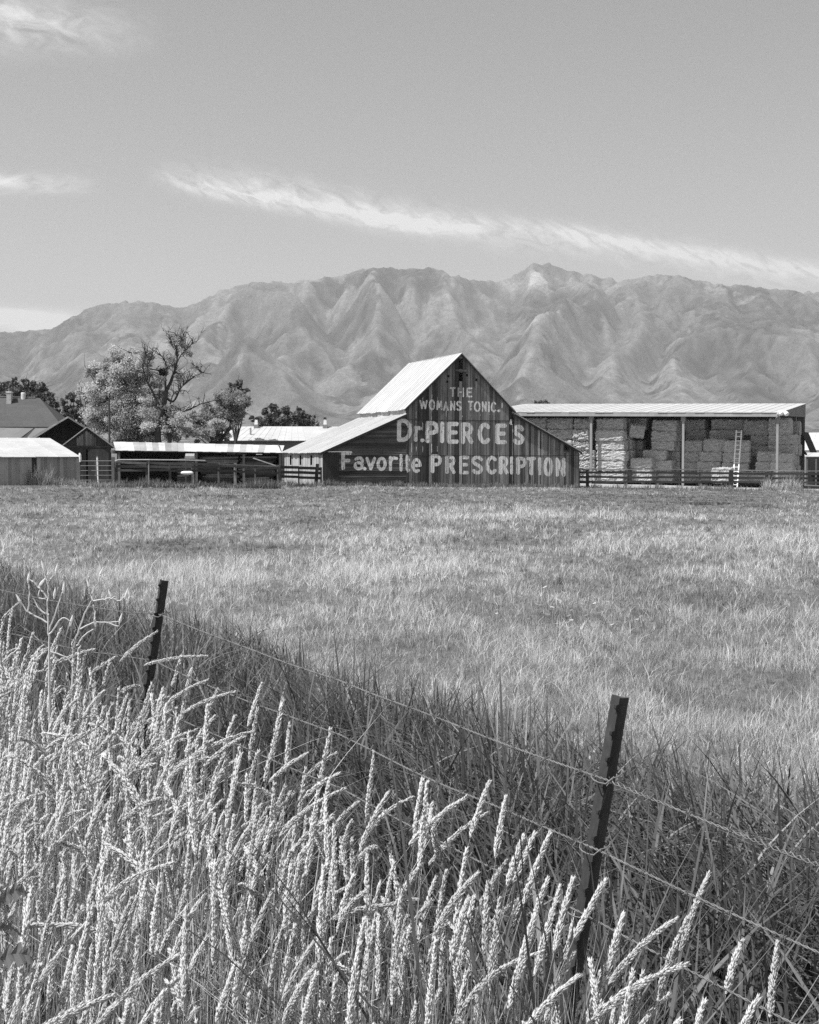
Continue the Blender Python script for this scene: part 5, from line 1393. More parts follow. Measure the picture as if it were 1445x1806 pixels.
G2 = 'dark trees beyond the pale-roofed house'
tree('dark round tree right of the left chimney of the pale-roofed house', 172.0, 474, [(468, 728, 8), (480, 722, 9), (472, 738, 13), (488, 732, 11), (458, 740, 8), (484, 746, 13), (466, 750, 12), (446, 738, 5, .5)], M['leafdark'], 61, 0.34, 1000, 0.3, G2, 0.95)
tree('dark tree in the middle of the row beyond the pale-roofed house', 170.0, 510, [(505, 722, 7), (512, 732, 11), (500, 738, 11), (520, 738, 10), (510, 750, 14), (522, 752, 11)], M['leafdark'], 62, 0.34, 1000, 0.3, G2, 0.95)
tree('dark round tree at the right of the row beyond the pale-roofed house', 171.0, 532, [(526, 722, 6), (532, 730, 10), (528, 744, 13), (541, 736, 8), (537, 750, 12), (546, 748, 7)], M['leafdark'], 63, 0.34, 1000, 0.3, G2, 0.9)
tree('small mid-grey tree ending the row left of the right chimney', 176.0, 555, [(553, 734, 5), (552, 744, 7), (558, 748, 6), (548, 752, 7)], M['leafmid'], 64, 0.3, 900, 0.2, None, 0.8)
tree('distant bushy tree top peeping over the hay shed roof', 210.0, 955, [(946, 711, 4), (952, 709, 4), (962, 710, 5), (956, 716, 8), (969, 713, 3), (945, 720, 6), (964, 721, 7), (955, 730, 8)], M['leafdark'], 65, 0.4, 1000, 0.3, None, 1.5)

# ------------------------------------------------------------------ grasses
FP1 = np.array([0.43, 2.73]); FDIR = np.array([-0.5, 0.866]); FNRM = np.array([0.866, 0.5])


def fence_cs(x, y):
    return (x - FP1[0]) * FNRM[0] + (y - FP1[1]) * FNRM[1], (x - FP1[0]) * FDIR[0] + (y - FP1[1]) * FDIR[1]


def blade_arrays(x, y, h, w, ang, lean, tone, segs, rs, z=None, curl=1.8, taper=1.5):
    n = len(x); z = gz(x, y) - 0.02 if z is None else z
    t = np.linspace(0, 1, segs + 1)
    dx, dy = np.cos(ang), np.sin(ang)
    # the blade's side runs across its lean, turned at random
    ph = ang + np.pi / 2 + rs.normal(0, 0.6, n)
    sx, sy = np.cos(ph), np.sin(ph)
    V = np.empty((n, 2 * segs + 1, 3))
    for i, tt in enumerate(t):
        f = tt ** curl
        cx = x + dx * h * lean * f; cy = y + dy * h * lean * f
        cz = z + h * tt * (1 - 0.28 * np.minimum(lean, 1.2) ** 2 * tt)
        if i < segs:
            ww = w * 0.5 * (1 - tt ** taper) * (0.75 + 0.6 * min(tt * 2, 1) * 0.42)
            V[:, 2 * i] = np.stack([cx - sx * ww, cy - sy * ww, cz], 1); V[:, 2 * i + 1] = np.stack([cx + sx * ww, cy + sy * ww, cz], 1)
        else: V[:, 2 * i] = np.stack([cx, cy, cz], 1)
    k = 2 * segs + 1; base = (np.arange(n) * k)[:, None]
    lp = []
    for i in range(segs - 1): lp += [2 * i, 2 * i + 1, 2 * i + 3, 2 * i + 2]
    lp += [2 * segs - 2, 2 * segs - 1, 2 * segs]
    loops = (base + np.array(lp)[None, :]).ravel()
    tot = np.tile(np.array([4] * (segs - 1) + [3]), n)
    return V.reshape(-1, 3), loops, tot, np.repeat(tone, k)


def grass_object(name, parts, mat, label, cat):
    V = []; Lp = []; T = []; tn = []; off = 0
    for v, l, t, c in parts:
        V.append(v); Lp.append(l + off); T.append(t); tn.append(c); off += len(v)
    tot = np.concatenate(T); st = np.concatenate([[0], np.cumsum(tot)[:-1]])
    o = np_mesh(name, np.concatenate(V), np.concatenate(Lp), st, tot, np.concatenate(tn), mat)
    tag(o, label, cat, kind='stuff'); return o


def build_meadow():
    rs = np.random.RandomState(2)
    parts = []
    edges = np.concatenate([np.arange(3.5, 12, 0.5), np.arange(12, 40, 2), np.arange(40, 118, 6)])
    for y0, y1 in zip(edges, edges[1:]):
        ym = (y0 + y1) / 2; w = max(0.0042, ym / 1360 * 0.50)
        lai = min(1.8, max(0.30, 18.0 / ym)); hm = 0.18; nb = 9
        n = int(lai / (w * hm) * (y1 - y0) * (0.68 * ym + 4) / nb)
        y = rs.uniform(y0, y1, n); x = rs.uniform(-1, 1, n) * (0.34 * y + 2)
        c, s = fence_cs(x, y)
        keep = c > 3.3 + 1.2 * (fbm(x * 0.8, y * 0.8, 2) - 0.5)
        # nothing grows through the buildings
        bx, by = x - 3.92, y - 105.0
        u = bx * 0.946 + by * 0.324; v = -bx * 0.324 + by * 0.946
        keep &= ~((np.abs(u) < 10.6) & (v > -0.15)); keep &= y < np.where(x < -7, 101, np.where(x > 13, 110.2, 108.5))
        keep &= ~((x < -21.3) & (y > 90.8))
        x, y, c = x[keep], y[keep], c[keep]; n = len(x)
        wx = x + 2.2 * (fbm(x * 0.35, y * 0.35, 2) - 0.5); wy = y + 4 * (fbm(x * 0.3 + 9, y * 0.3, 2) - 0.5)
        big = fbm(wx * 0.13 + 3, wy * 0.07 + 1, 4, 0.6); med = fbm(wx * 0.6 + 20, wy * 0.4, 3, 0.6); fine = fbm(x * 2.6, y * 2.0 + 7, 2)
        tall = sstep(0.57, 0.70, fbm(wx * 0.28 + 50, wy * 0.16 + 30, 3))
        near = 1 - sstep(10, 24, y)
        h = 0.045 + 0.10 * med + 0.16 * np.clip(fine - 0.35, 0, 1) + 0.18 * tall * rs.rand(n)
        h *= (1 - 0.35 * sstep(55, 90, y)) * (1 - 0.35 * (1 - sstep(3.4, 5.2, c)) * (y < 30))
        tone = 0.98 + 1.5 * (big - 0.5) * (1 - 0.5 * near) + 1.4 * (med - 0.5) + 0.45 * tall + 0.38 * (1 - sstep(4.2, 11, c))
        tone *= (1 - 0.36 * sstep(45, 80, y)) * rs.uniform(0.55, 1.4, n)
        q = rs.rand(n)
        tone = np.where(q < 0.22, tone * 0.45, np.where(q > 0.90, tone * 1.45, tone)); h = np.where(q > 0.93, h * 1.5, h)
        R = lambda a: np.repeat(a, nb)
        N = n * nb; th = rs.uniform(0, 6.283, N); rad = np.sqrt(rs.rand(N)) * max(0.05, w * 4)
        X, Y = R(x) + np.cos(th) * rad, R(y) + np.sin(th) * rad * 0.8
        H = R(h) * rs.uniform(0.45, 1.35, N); ang = np.where(rs.rand(N) < 0.7, th, rs.uniform(0, 6.28, N)) + rs.normal(0, 0.4, N)
        lean = np.abs(rs.normal(0.6, 0.4, N)); T = R(tone) * rs.uniform(0.72, 1.28, N)
        parts.append(blade_arrays(X, Y, H, w * rs.uniform(0.6, 1.7, N), ang, np.clip(lean, 0, 1.5), np.clip(T, 0.15, 1.75), 2, rs))
    grass_object('meadow_grass', parts, M['grassfar'], 'pale dry meadow grass covering the field between the fence and the barn', 'grass')


build_meadow()


def build_tall_grass():
    rs = np.random.RandomState(3)
    # leafy strip on the field side of the wire, and low leaves on the near side
    parts = []
    for (c0, c1, s0, s1, dens, hm) in ((-0.1, 4.4, -4.2, 1.6, 500, 0.56), (-0.1, 4.4, 1.6, 6, 480, 0.56), (-0.1, 4.4, 6, 12, 380, 0.58), (-0.1, 4.4, 12, 25, 280, 0.60), (-2.7, -0.1, -1.4, 3, 420, 0.5), (-0.75, -0.05, -1.2, 0.1, 500, 0.8), (-0.36, -0.05, -0.22, 0.2, 1500, 0.98), (-2.7, -0.1, 3, 9, 300, 0.45)):
        n = int((c1 - c0) * (s1 - s0) * dens / 5)
        c = rs.uniform(c0, c1, n); s = rs.uniform(s0, s1, n)
        # five blades to a shoot
        sh = np.repeat(rs.uniform(0.5, 1.45, n), 5); fa = np.repeat(rs.uniform(0, 6.283, n), 5); c = np.repeat(c, 5) + rs.normal(0, 0.02, n * 5); s = np.repeat(s, 5) + rs.normal(0, 0.02, n * 5); n *= 5
        x = FP1[0] + FNRM[0] * c + FDIR[0] * s; y = FP1[1] + FNRM[1] * c + FDIR[1] * s
        keep = (np.hypot(x, y) > 1.75) & (y > 1.3)
        if c0 > -0.5: keep &= c < 3.85 + 1.5 * (fbm(x * 0.7 + 11, y * 0.7, 3) - 0.5)
        x, y, c, s, sh, fa = x[keep], y[keep], c[keep], s[keep], sh[keep], fa[keep]; n = len(x)
        cl = fbm(x * 2.0, y * 2.0, 3); big = fbm(x * 0.7 + 5, y * 0.7, 2)
        edge = 1 - 0.40 * sstep(2.4, 4.0, c)
        h = hm * (0.5 + 0.95 * cl) * rs.uniform(0.55, 1.35, n) * edge
        w = np.maximum(rs.uniform(0.009, 0.019, n) * np.where(c < 0, 0.55, 1.0), y / 1360 * 1.0)
        wind = np.where(rs.rand(n) < 0.55, rs.normal(2.5, 0.9, n), fa + rs.normal(0, 0.9, n))
        lean = np.clip(np.abs(rs.normal(0.75, 0.45, n)), 0, 1.7)
        tone = (0.72 + 0.7 * (cl - 0.5) + 0.5 * (big - 0.5) + 0.35 * sstep(1.5, 3.2, c)) * sh * rs.uniform(0.6, 1.4, n)
        tone = np.where(rs.rand(n) < 0.05, tone * 2.2, tone)
        parts.append(blade_arrays(x, y, h, w, wind, lean, np.clip(tone, .2, 3), 5, rs, curl=1.9, taper=3.2))
    n = 900; x = rs.uniform(-0.2, 0.42, n); y = rs.uniform(2.28, 2.62, n)
    parts.append(blade_arrays(x, y, rs.uniform(0.7, 1.08, n), rs.uniform(0.004, 0.010, n), rs.uniform(0, 6.28, n), np.abs(rs.normal(0.18, 0.15, n)), rs.uniform(0.4, 2.6, n), 5, rs, taper=3.0))
    grass_object('tall_leafy_grass', parts, M['grassnear'], 'dark green-toned long leafy grass in a strip along the wire fence', 'grass')


build_tall_grass()


def stalk_curve(base, h, ang, lean, nod, t):
    """points on stalks: arrays (n,) with parameter t (n,) or scalar; the top nods over"""
    dx, dy = np.cos(ang), np.sin(ang)
    f = lean * t ** 1.5 + nod * np.clip((t - 0.72) / 0.28, 0, 1.4) ** 2 * 0.13
    up = t - 0.20 * lean ** 2 * t ** 2 - nod * np.clip((t - 0.78) / 0.22, 0, 1.4) ** 2.2 * 0.06
    return np.stack([base[:, 0] + dx * h * f, base[:, 1] + dy * h * f, base[:, 2] + h * up], -1)


def stem_arrays(base, h, ang, lean, nod, r, tone, t1=0.90, segs=6):
    n = len(h); ts = np.linspace(0, t1, segs + 1); V = np.empty((n, segs + 1, 3, 3))
    for i, t in enumerate(ts):
        p = stalk_curve(base, h, ang, lean, nod, np.full(n, t)); rr = r * (1 - 0.45 * t)
        for k in range(3):
            a = 2.094 * k; V[:, i, k] = p + np.stack([np.cos(a) * rr, np.sin(a) * rr, 0 * rr], 1)
    m = (segs + 1) * 3; lp = []
    for i in range(segs):
        for k in range(3): lp += [i * 3 + k, i * 3 + (k + 1) % 3, (i + 1) * 3 + (k + 1) % 3, (i + 1) * 3 + k]
    loops = ((np.arange(n) * m)[:, None] + np.array(lp)[None, :]).ravel()
    return V.reshape(-1, 3), loops, np.full(n * segs * 3, 4), np.repeat(tone, m)


def head_arrays(base, h, ang, lean, nod, hl, R, K, rs, tone, t0=None, sl=0.011):
    """a dense spike of spikelets round the top of each stalk"""
    n = len(h); t_start = 1.0 - hl / h
    s = (np.arange(K) + 0.5) / K
    s = np.clip(s[None, :] + rs.normal(0, 0.6 / K, (n, K)), 0, 1)
    tt = t_start[:, None] + (1.03 - t_start[:, None]) * s
    rep = lambda a: np.repeat(a, K, axis=0)
    B, H, A, Ln, Nd = rep(base), rep(h), rep(ang), rep(lean), rep(nod)
    p = stalk_curve(B, H, A, Ln, Nd, tt.ravel()); q = stalk_curve(B, H, A, Ln, Nd, tt.ravel() + 0.012)
    tan = q - p; tan /= np.linalg.norm(tan, axis=1, keepdims=True)
    az = rs.uniform(0, 6.283, n * K); ref = np.array([0.3, 0.5, 0.8]); a = np.cross(tan, ref); a /= np.linalg.norm(a, axis=1, keepdims=True); b = np.cross(tan, a)
    rad = a * np.cos(az)[:, None] + b * np.sin(az)[:, None]
    sr = s.ravel(); prof = np.minimum(1, sr / 0.16) ** 0.7 * np.minimum(1, (1 - sr) / 0.62 + 0.06) ** 0.8
    hid = rep(np.arange(n) * 3.77 + rs.rand() * 50); lump = (0.35 + 1.25 * fbm(sr * 5.5 + hid, hid * 1.3 + az * 0.4, 2)) * (0.7 + 0.5 * rs.rand(n * K))
    rr = rep(R) * prof * lump
    L = sl * 1.2 * rs.uniform(0.6, 1.5, n * K)
    d = tan * 0.86 + rad * rs.uniform(0.08, 0.42, n * K)[:, None]; d /= np.linalg.norm(d, axis=1, keepdims=True)
    c0 = p + rad * (rr * 0.55)[:, None]; tip = c0 + d * L[:, None]; mid = c0 + d * (L * 0.4)[:, None]
    e1 = np.cross(d, rad); e1 /= np.linalg.norm(e1, axis=1, keepdims=True) + 1e-9; e2 = np.cross(d, e1); wv = (L * 0.15)[:, None]
    V = np.stack([c0, mid + e1 * wv, mid - 0.5 * e1 * wv + 0.87 * e2 * wv, mid - 0.5 * e1 * wv - 0.87 * e2 * wv, tip], 1)
    lp = [0, 2, 1, 0, 3, 2, 0, 1, 3, 4, 1, 2, 4, 2, 3, 4, 3, 1]
    N = n * K; loops = ((np.arange(N) * 5)[:, None] + np.array(lp)[None, :]).ravel()
    tn = rep(tone) * rs.uniform(0.88, 1.10, N)
    return V.reshape(-1, 3), loops, np.full(N * 6, 3), np.repeat(tn, 5)


def build_seed_grass():
    rs = np.random.RandomState(7)
    n = 4900
    c = -rs.rand(n) ** 1.0 * 2.6 - 0.03; s = rs.uniform(-0.75, 7.5, n)
    x = FP1[0] + FNRM[0] * c + FDIR[0] * s; y = FP1[1] + FNRM[1] * c + FDIR[1] * s
    clump = fbm(x * 1.7 + 2, y * 1.7, 2)
    dens = np.where(s < 0.25, np.clip(0.62 + (s - 0.25) * 0.55, 0.04, 1), 1.0) * np.where(c < -0.5, 1.0, 0.7) * (0.35 + 1.3 * clump)
    keep = (rs.rand(n) < dens) & (np.hypot(x, y) > 1.9) & (y > 1.55)
    x, y, c, s = x[keep], y[keep], c[keep], s[keep]
    ce = rs.uniform(-0.6, -0.06, 70); se = rs.uniform(1.9, 2.75, 70)
    x = np.concatenate([x, FP1[0] + FNRM[0] * ce + FDIR[0] * se]); y = np.concatenate([y, FP1[1] + FNRM[1] * ce + FDIR[1] * se]); c = np.concatenate([c, ce]); s = np.concatenate([s, se]); n = len(x)
    base = np.stack([x, y, gz(x, y) - 0.02], 1)
    h = rs.normal(1.03, 0.10, n) + 0.07 * sstep(1.5, 4.5, s) - 0.10 * sstep(-0.45, -0.02, c) * (rs.rand(n) < 0.7)
    h = np.where(rs.rand(n) < 0.35, h * rs.uniform(0.72, 0.95, n), h)
    ang = np.where(rs.rand(n) < 0.6, rs.normal(0.15, 0.8, n), rs.uniform(0, 6.28, n))
    lean = np.abs(rs.normal(0.07, 0.08, n)); nod = np.where(rs.rand(n) < 0.24, rs.uniform(0.4, 1.2, n), np.clip(rs.gamma(1.0, 0.16, n), 0, 0.8))
    tone = rs.uniform(0.85, 1.12, n)
    hl = rs.uniform(0.085, 0.17, n); R = rs.uniform(0.0048, 0.0088, n)
    heads = []
    for lo, hi, K, sl in ((0, 2.7, 620, 0.0072), (2.7, 3.6, 430, 0.0082), (3.6, 5.2, 240, 0.0102), (5.2, 40, 140, 0.013)):
        m = (y >= lo) & (y < hi)
        if m.sum(): heads.append(head_arrays(base[m], h[m], ang[m], lean[m], nod[m], hl[m], R[m], K, rs, tone[m], sl=sl))
    stems = [stem_arrays(base, h, ang, lean, nod, np.maximum(0.0013, y / 1360 * 0.32), rs.uniform(0.6, 1.1, n), 0.93)]
    # bare stems, dead leaves and crossing straws between them
    n2 = 13500; c = -rs.rand(n2) * 2.6 - 0.0; s = rs.uniform(-1.3, 7.5, n2)
    x = FP1[0] + FNRM[0] * c + FDIR[0] * s; y = FP1[1] + FNRM[1] * c + FDIR[1] * s
    keep = (np.hypot(x, y) > 1.85) & (y > 1.45) & (rs.rand(n2) < np.where(s < 0.1, 0.6, 1.0)); x, y = x[keep], y[keep]; n2 = len(x)
    h2 = rs.uniform(0.35, 1.08, n2); ang2 = np.where(rs.rand(n2) < 0.5, rs.normal(0.1, 0.8, n2), rs.uniform(0, 6.28, n2)); lean2 = np.abs(rs.normal(0.14, 0.2, n2))
    w2 = np.maximum(rs.uniform(0.0025, 0.008, n2), y / 1360 * 0.5)
    leaves = [blade_arrays(x, y, h2, w2, ang2, lean2, np.where(rs.rand(n2) < 0.3, rs.uniform(0.15, 0.4, n2), rs.uniform(0.5, 1.2, n2)), 4, rs)]
    n3 = 420; c = -rs.rand(n3) * 1.6; s = rs.uniform(-0.4, 6, n3); x = FP1[0] + FNRM[0] * c + FDIR[0] * s; y = FP1[1] + FNRM[1] * c + FDIR[1] * s
    keep = np.hypot(x, y) > 2.0; x, y = x[keep], y[keep]; n3 = len(x)
    leaves.append(blade_arrays(x, y, rs.uniform(0.5, 0.95, n3), np.maximum(rs.uniform(0.002, 0.005, n3), y / 1360 * .45), rs.choice([0.1, 3.0, 0.4, 2.6], n3) + rs.normal(0, .3, n3), rs.uniform(0.6, 1.5, n3), rs.uniform(0.7, 1.15, n3), 4, rs, z=gz(x, y) + rs.uniform(0, 0.4, n3), curl=1.1))
    grass_object('ripe_grass_stems', stems + leaves, M['straw'], 'pale standing stems and dead leaves of ripe roadside grass before the wire fence', 'grass')
    grass_object('ripe_seed_heads', heads, M['head'], 'mass of pale fuzzy seed heads topping the roadside grass', 'grass')


build_seed_grass()


def build_single_stalks():
    """the stalks that stand clear of the mass"""
    rs = np.random.RandomState(19)
    G = 'seed-headed stalks standing clear of the mass'
    L = [  # tip px, py, depth, head length px, lean angle, lean, nod, label
        (745, 1377, 3.05, 82, 0.0, 0.03, 0.1, 'straight slim stalk rising alone left of the middle of the wire span'),
        (862, 1382, 2.95, 80, 0.0, 0.12, 0.15, 'slim stalk with a slanted head touching the second wire strand'),
        (892, 1408, 2.95, 88, 0.1, 0.05, 0.1, 'slim stalk with a broken-looking head left of the near fence post'),
        (684, 1400, 3.2, 98, 0.1, 0.12, 0.3, 'plump tapering head standing above the mass under the second wire strand'),
        (606, 1392, 3.4, 105, 0.2, 0.2, 0.8, 'bent double-tipped head leaning right beneath the wires'),
        (820, 1408, 3.0, 90, 0.2, 0.25, 0.6, 'head leaning far right just left of the two slim stalks'),
        (923, 1478, 2.8, 72, 0.1, 0.08, 0.2, 'first of the two short heads left of the near fence post'),
        (942, 1474, 2.8, 70, 0.1, 0.14, 0.2, 'second of the two short heads left of the near fence post'),
        (970, 1472, 2.62, 110, 0.1, 0.12, 0.2, 'tall thick pale head beside the near fence post'),
        (966, 1553, 2.5, 160, 0.0, 0.08, 0.2, 'thickest longest head standing in front of the near fence post'),
        (1066, 1556, 2.45, 82, 0.2, 0.22, 0.2, 'pale head crossing in front of the near fence post foot'),
        (1099, 1617, 2.4, 105, 0.1, 0.12, 0.1, 'upright head just right of the near fence post foot'),
        (1042, 1698, 2.35, 120, 2.9, 0.05, 0.1, 'head leaning left low in front of the near fence post'),
        (1212, 1700, 2.35, 135, 0.1, 0.26, 0.85, 'lone head arching over far to the right of the near post'),
        (1307, 1664, 2.45, 75, 0.1, 0.06, 0.2, 'small upright head standing alone near the right end of the lowest wire'),
        (1336, 1765, 2.2, 90, 0.2, 0.22, 0.2, 'pale head in the bottom right corner of the grass'),
        (1020, 1722, 2.3, 110, 0.1, 0.15, 0.6, 'arching head low beside the near fence post'),
        (461, 1207, 4.25, 62, 0.1, 0.14, 0.1, 'upright head standing clear under the topmost wire'),
        (364, 1157, 4.7, 52, 0.0, 0.22, 1.4, 'small hooked head arching right beside the far fence post'),
        (365, 1200, 4.6, 60, 0.0, 0.2, 0.8, 'head leaning right just below the small hooked one'),
        (540, 1330, 3.8, 55, 0.1, 0.25, 0.6, 'short slanting head under the middle wire, clear of the mass'),
        (446, 1290, 3.7, 120, 0.1, 0.2, 1.0, 'large pale drooping head in front of the far fence post span'),
        (415, 1220, 4.4, 60, 0.1, 0.22, 1.0, 'curved head left of the upright one under the topmost wire'),
        (275, 1115, 5.0, 55, 0.1, 0.3, 0.5, 'head leaning across the top of the far fence post'),
    ]
    for (px, py, Y, hlp, ang, lean, nod, lab) in L:
        tip = at(px, py, Y); hl = hlp / F_PX * Y
        # the foot is found so that the tip falls in its place
        h = 1.1; one = np.array([1.0])
        for _ in range(6):
            t_ = stalk_curve(np.zeros((1, 3)), one * h, one * ang, one * lean, one * nod, one * 1.03)[0]
            bx, by = tip.x - t_[0], tip.y - t_[1]; g = gzf(bx, by) - 0.02; h = h * (tip.z - g) / max(t_[2], 0.05)
        root = empty('grass_stalk', (bx, by, g), 0, lab, 'grass stalk', G)
        A = (np.zeros((1, 3)), one * h, one * ang, one * lean, one * nod)
        v, l, t, c = stem_arrays(*A, one * 0.0016, one * 0.9, 0.93, 9)
        np_mesh('stem', v, l, np.arange(len(t)) * 4, t, c, M['straw'], root)
        v, l, t, c = head_arrays(*A, one * hl, one * (0.0062 + 0.002 * rs.rand()) * (1.25 if hlp > 110 else 1), 520, rs, one * 1.02, sl=0.008)
        np_mesh('seed_head', v, l, np.arange(len(t)) * 3, t, c, M['head'], root)


build_single_stalks()


def build_weeds_far():
    rs = np.random.RandomState(12); parts = []; partsd = []
    # (px0, px1, Y, n, h, tone, dark?)
    for (a, b, Y, n, h, tn, dk) in ((25, 92, 90.6, 700, 1.15, 1.0, 0), (-30, 30, 90.4, 300, 0.7, 0.8, 0), (90, 140, 90.5, 300, 0.45, 0.8, 0), (200, 350, 88.6, 900, 0.5, 1.7, 1), (345, 495, 91.4, 1100, 0.5, 1.5, 1), (490, 570, 97.3, 500, 0.4, 1.7, 1), (570, 720, 100.6, 900, 0.42, 1.7, 1), (715, 1020, 104.5, 1500, 0.36, 1.9, 1), (1020, 1445, 109.3, 1300, 0.36, 0.7, 0), (1345, 1412, 110.6, 380, 0.95, 1.25, 0), (1236, 1290, 110.2, 150, 0.5, 0.9, 0), (130, 205, 87.8, 400, 0.4, 0.8, 0)):
        px = rs.uniform(a, b, n); Yv = Y + rs.uniform(-0.7, 0.25, n)
        if 570 <= a < 1020:
            x0 = (px - 722.5) / F_PX
            # follow the foot of the barn front
            Yv = (105 - 3.92 * 0.3425) / (1 - x0 * 0.3425) - rs.uniform(0.12, 0.9, n)
        x = (px - 722.5) / F_PX * Yv; cl = fbm(x * 1.2, Yv, 2)
        hh = h * (0.4 + 1.1 * cl) * rs.uniform(0.6, 1.3, n); w = rs.uniform(0.03, 0.07, n)
        t = tn * rs.uniform(0.5, 1.3, n)
        q = blade_arrays(x, Yv, hh, w, rs.uniform(0, 6.28, n), np.abs(rs.normal(0.35, 0.3, n)), t, 2, rs)
        (partsd if dk else parts).append(q)
    grass_object('pale_weeds', parts, M['grassfar'], 'pale unmown grass growing along the right-hand fence and the far left shed', 'grass')
    grass_object('dark_weeds', partsd, M['grassnear'], 'dark weeds growing at the foot of the barn and under the left fences', 'weeds')
    # white flowers out in the field
    mb = MB(); rng = random.Random(3)
    def flower(px, Yv, z, r):
        p = at(px, HOR, Yv); g = gzf(p.x, p.y) + z; a0 = rng.random() * 6; tl = (rng.uniform(-.5, .5), rng.uniform(-.7, .1))
        mb.quad([(p.x + r * math.cos(a0 + k * 1.047), p.y + r * math.sin(a0 + k * 1.047), g + r * (tl[0] * math.cos(a0 + k * 1.047) + tl[1] * math.sin(a0 + k * 1.047))) for k in range(6)], rng.uniform(0.8, 1.05))
    for _ in range(95):
        px = rng.gauss(1020, 75); flower(px, rng.uniform(14.2, 19.5), rng.uniform(0.2, 0.32), rng.uniform(0.02, 0.034))
    for _ in range(60): flower(rng.uniform(100, 420), rng.uniform(45, 80), rng.uniform(0.25, 0.4), rng.uniform(0.03, 0.06))
    for _ in range(40): flower(rng.uniform(0, 1445), rng.uniform(12, 60), rng.uniform(0.25, 0.35), rng.uniform(0.012, 0.03))
    o = mb.build('wildflowers', M['petal']); tag(o, 'scatter of tiny white flowers in the pale meadow', 'flowers', kind='stuff')


build_weeds_far()

# ------------------------------------------------------------------ wire fence in the foreground
POSTS = {}


def build_steel_post(label, top, low, Y, height, key):
    pt = at(top[0], top[1], Y); pl = at(low[0], low[1], Y)
    ax = (pt - pl).normalized(); g = gzf(pl.x, pl.y) - 0.15; L = (pt.z - g) / ax.z; foot = pt - ax * L
    n = Vector((0.72, -0.69, 0)); n = (n - ax * n.dot(ax)).normalized(); t = ax.cross(n).normalized()   # n: outward face, t: across it
    root = empty('steel_fence_post', foot, 0, label, 'fence post')
    root.matrix_world = Matrix.Translation(foot) @ Matrix((t, n, ax)).transposed().to_4x4()
    # body: face plate with a folded rib, web behind
    def strip(prof, name, mat=M['post'], tone=1.0, ztop=L):
        m = MB(); k = len(prof)
        for i in range(k):
            a, b = prof[i], prof[(i + 1) % k]; m.quad([(a[0], a[1], 0), (b[0], b[1], 0), (b[0], b[1], ztop), (a[0], a[1], ztop)], tone)
        m.quad([(p[0], p[1], ztop) for p in prof], tone); m.quad([(p[0], p[1], 0) for p in prof][::-1], tone)
        return m.build(name, mat, root)
    strip([(-0.0165, 0.0), (-0.0165, 0.004), (-0.006, 0.006), (0.006, 0.006), (0.0165, 0.004), (0.0165, 0.0), (0.003, -0.002), (0.0025, -0.004), (-0.0025, -0.004), (-0.003, -0.002)], 'face_plate')
    strip([(-0.0025, -0.0045), (0.0025, -0.0045), (0.0025, -0.026), (-0.0025, -0.026)], 'web')
    z = L - 0.012; i = 0
    sgn = -1 if t.x > 0 else 1
    while z > L - 0.75:
        m = MB(); e = sgn * 0.0165
        o = sgn * 0.011
        m.hexa([(e, 0.0, z - 0.022), (e, 0.0055, z - 0.022), (e - sgn * 0.01, 0.0055, z - 0.022), (e - sgn * 0.01, 0.0, z - 0.022)][::1],
               [(e, 0.0, z), (e, 0.0055, z), (e - sgn * 0.01, 0.0055, z), (e - sgn * 0.01, 0.0, z)], 0.7)
        m.hexa([(e, 0.0, z - 0.014), (e + o * 0.9, 0.0, z - 0.009), (e + o * 0.9, 0.0055, z - 0.009), (e, 0.0055, z - 0.014)],
               [(e, 0.0, z), (e + o * 0.9, 0.0, z - 0.003), (e + o * 0.9, 0.0055, z - 0.003), (e, 0.0055, z)], 0.7)
        m.build('stud', M['post'], root); z -= 0.054; i += 1
    POSTS[key] = (foot, ax)


build_steel_post('near dark steel post leaning right with studs along its edge', (1099, 1230), (1027, 1655), 2.73, 1.5, 'near')
build_steel_post('farther dark steel post rising from the seed heads at left', (290, 1024), (262, 1215), 5.05, 1.4, 'far')


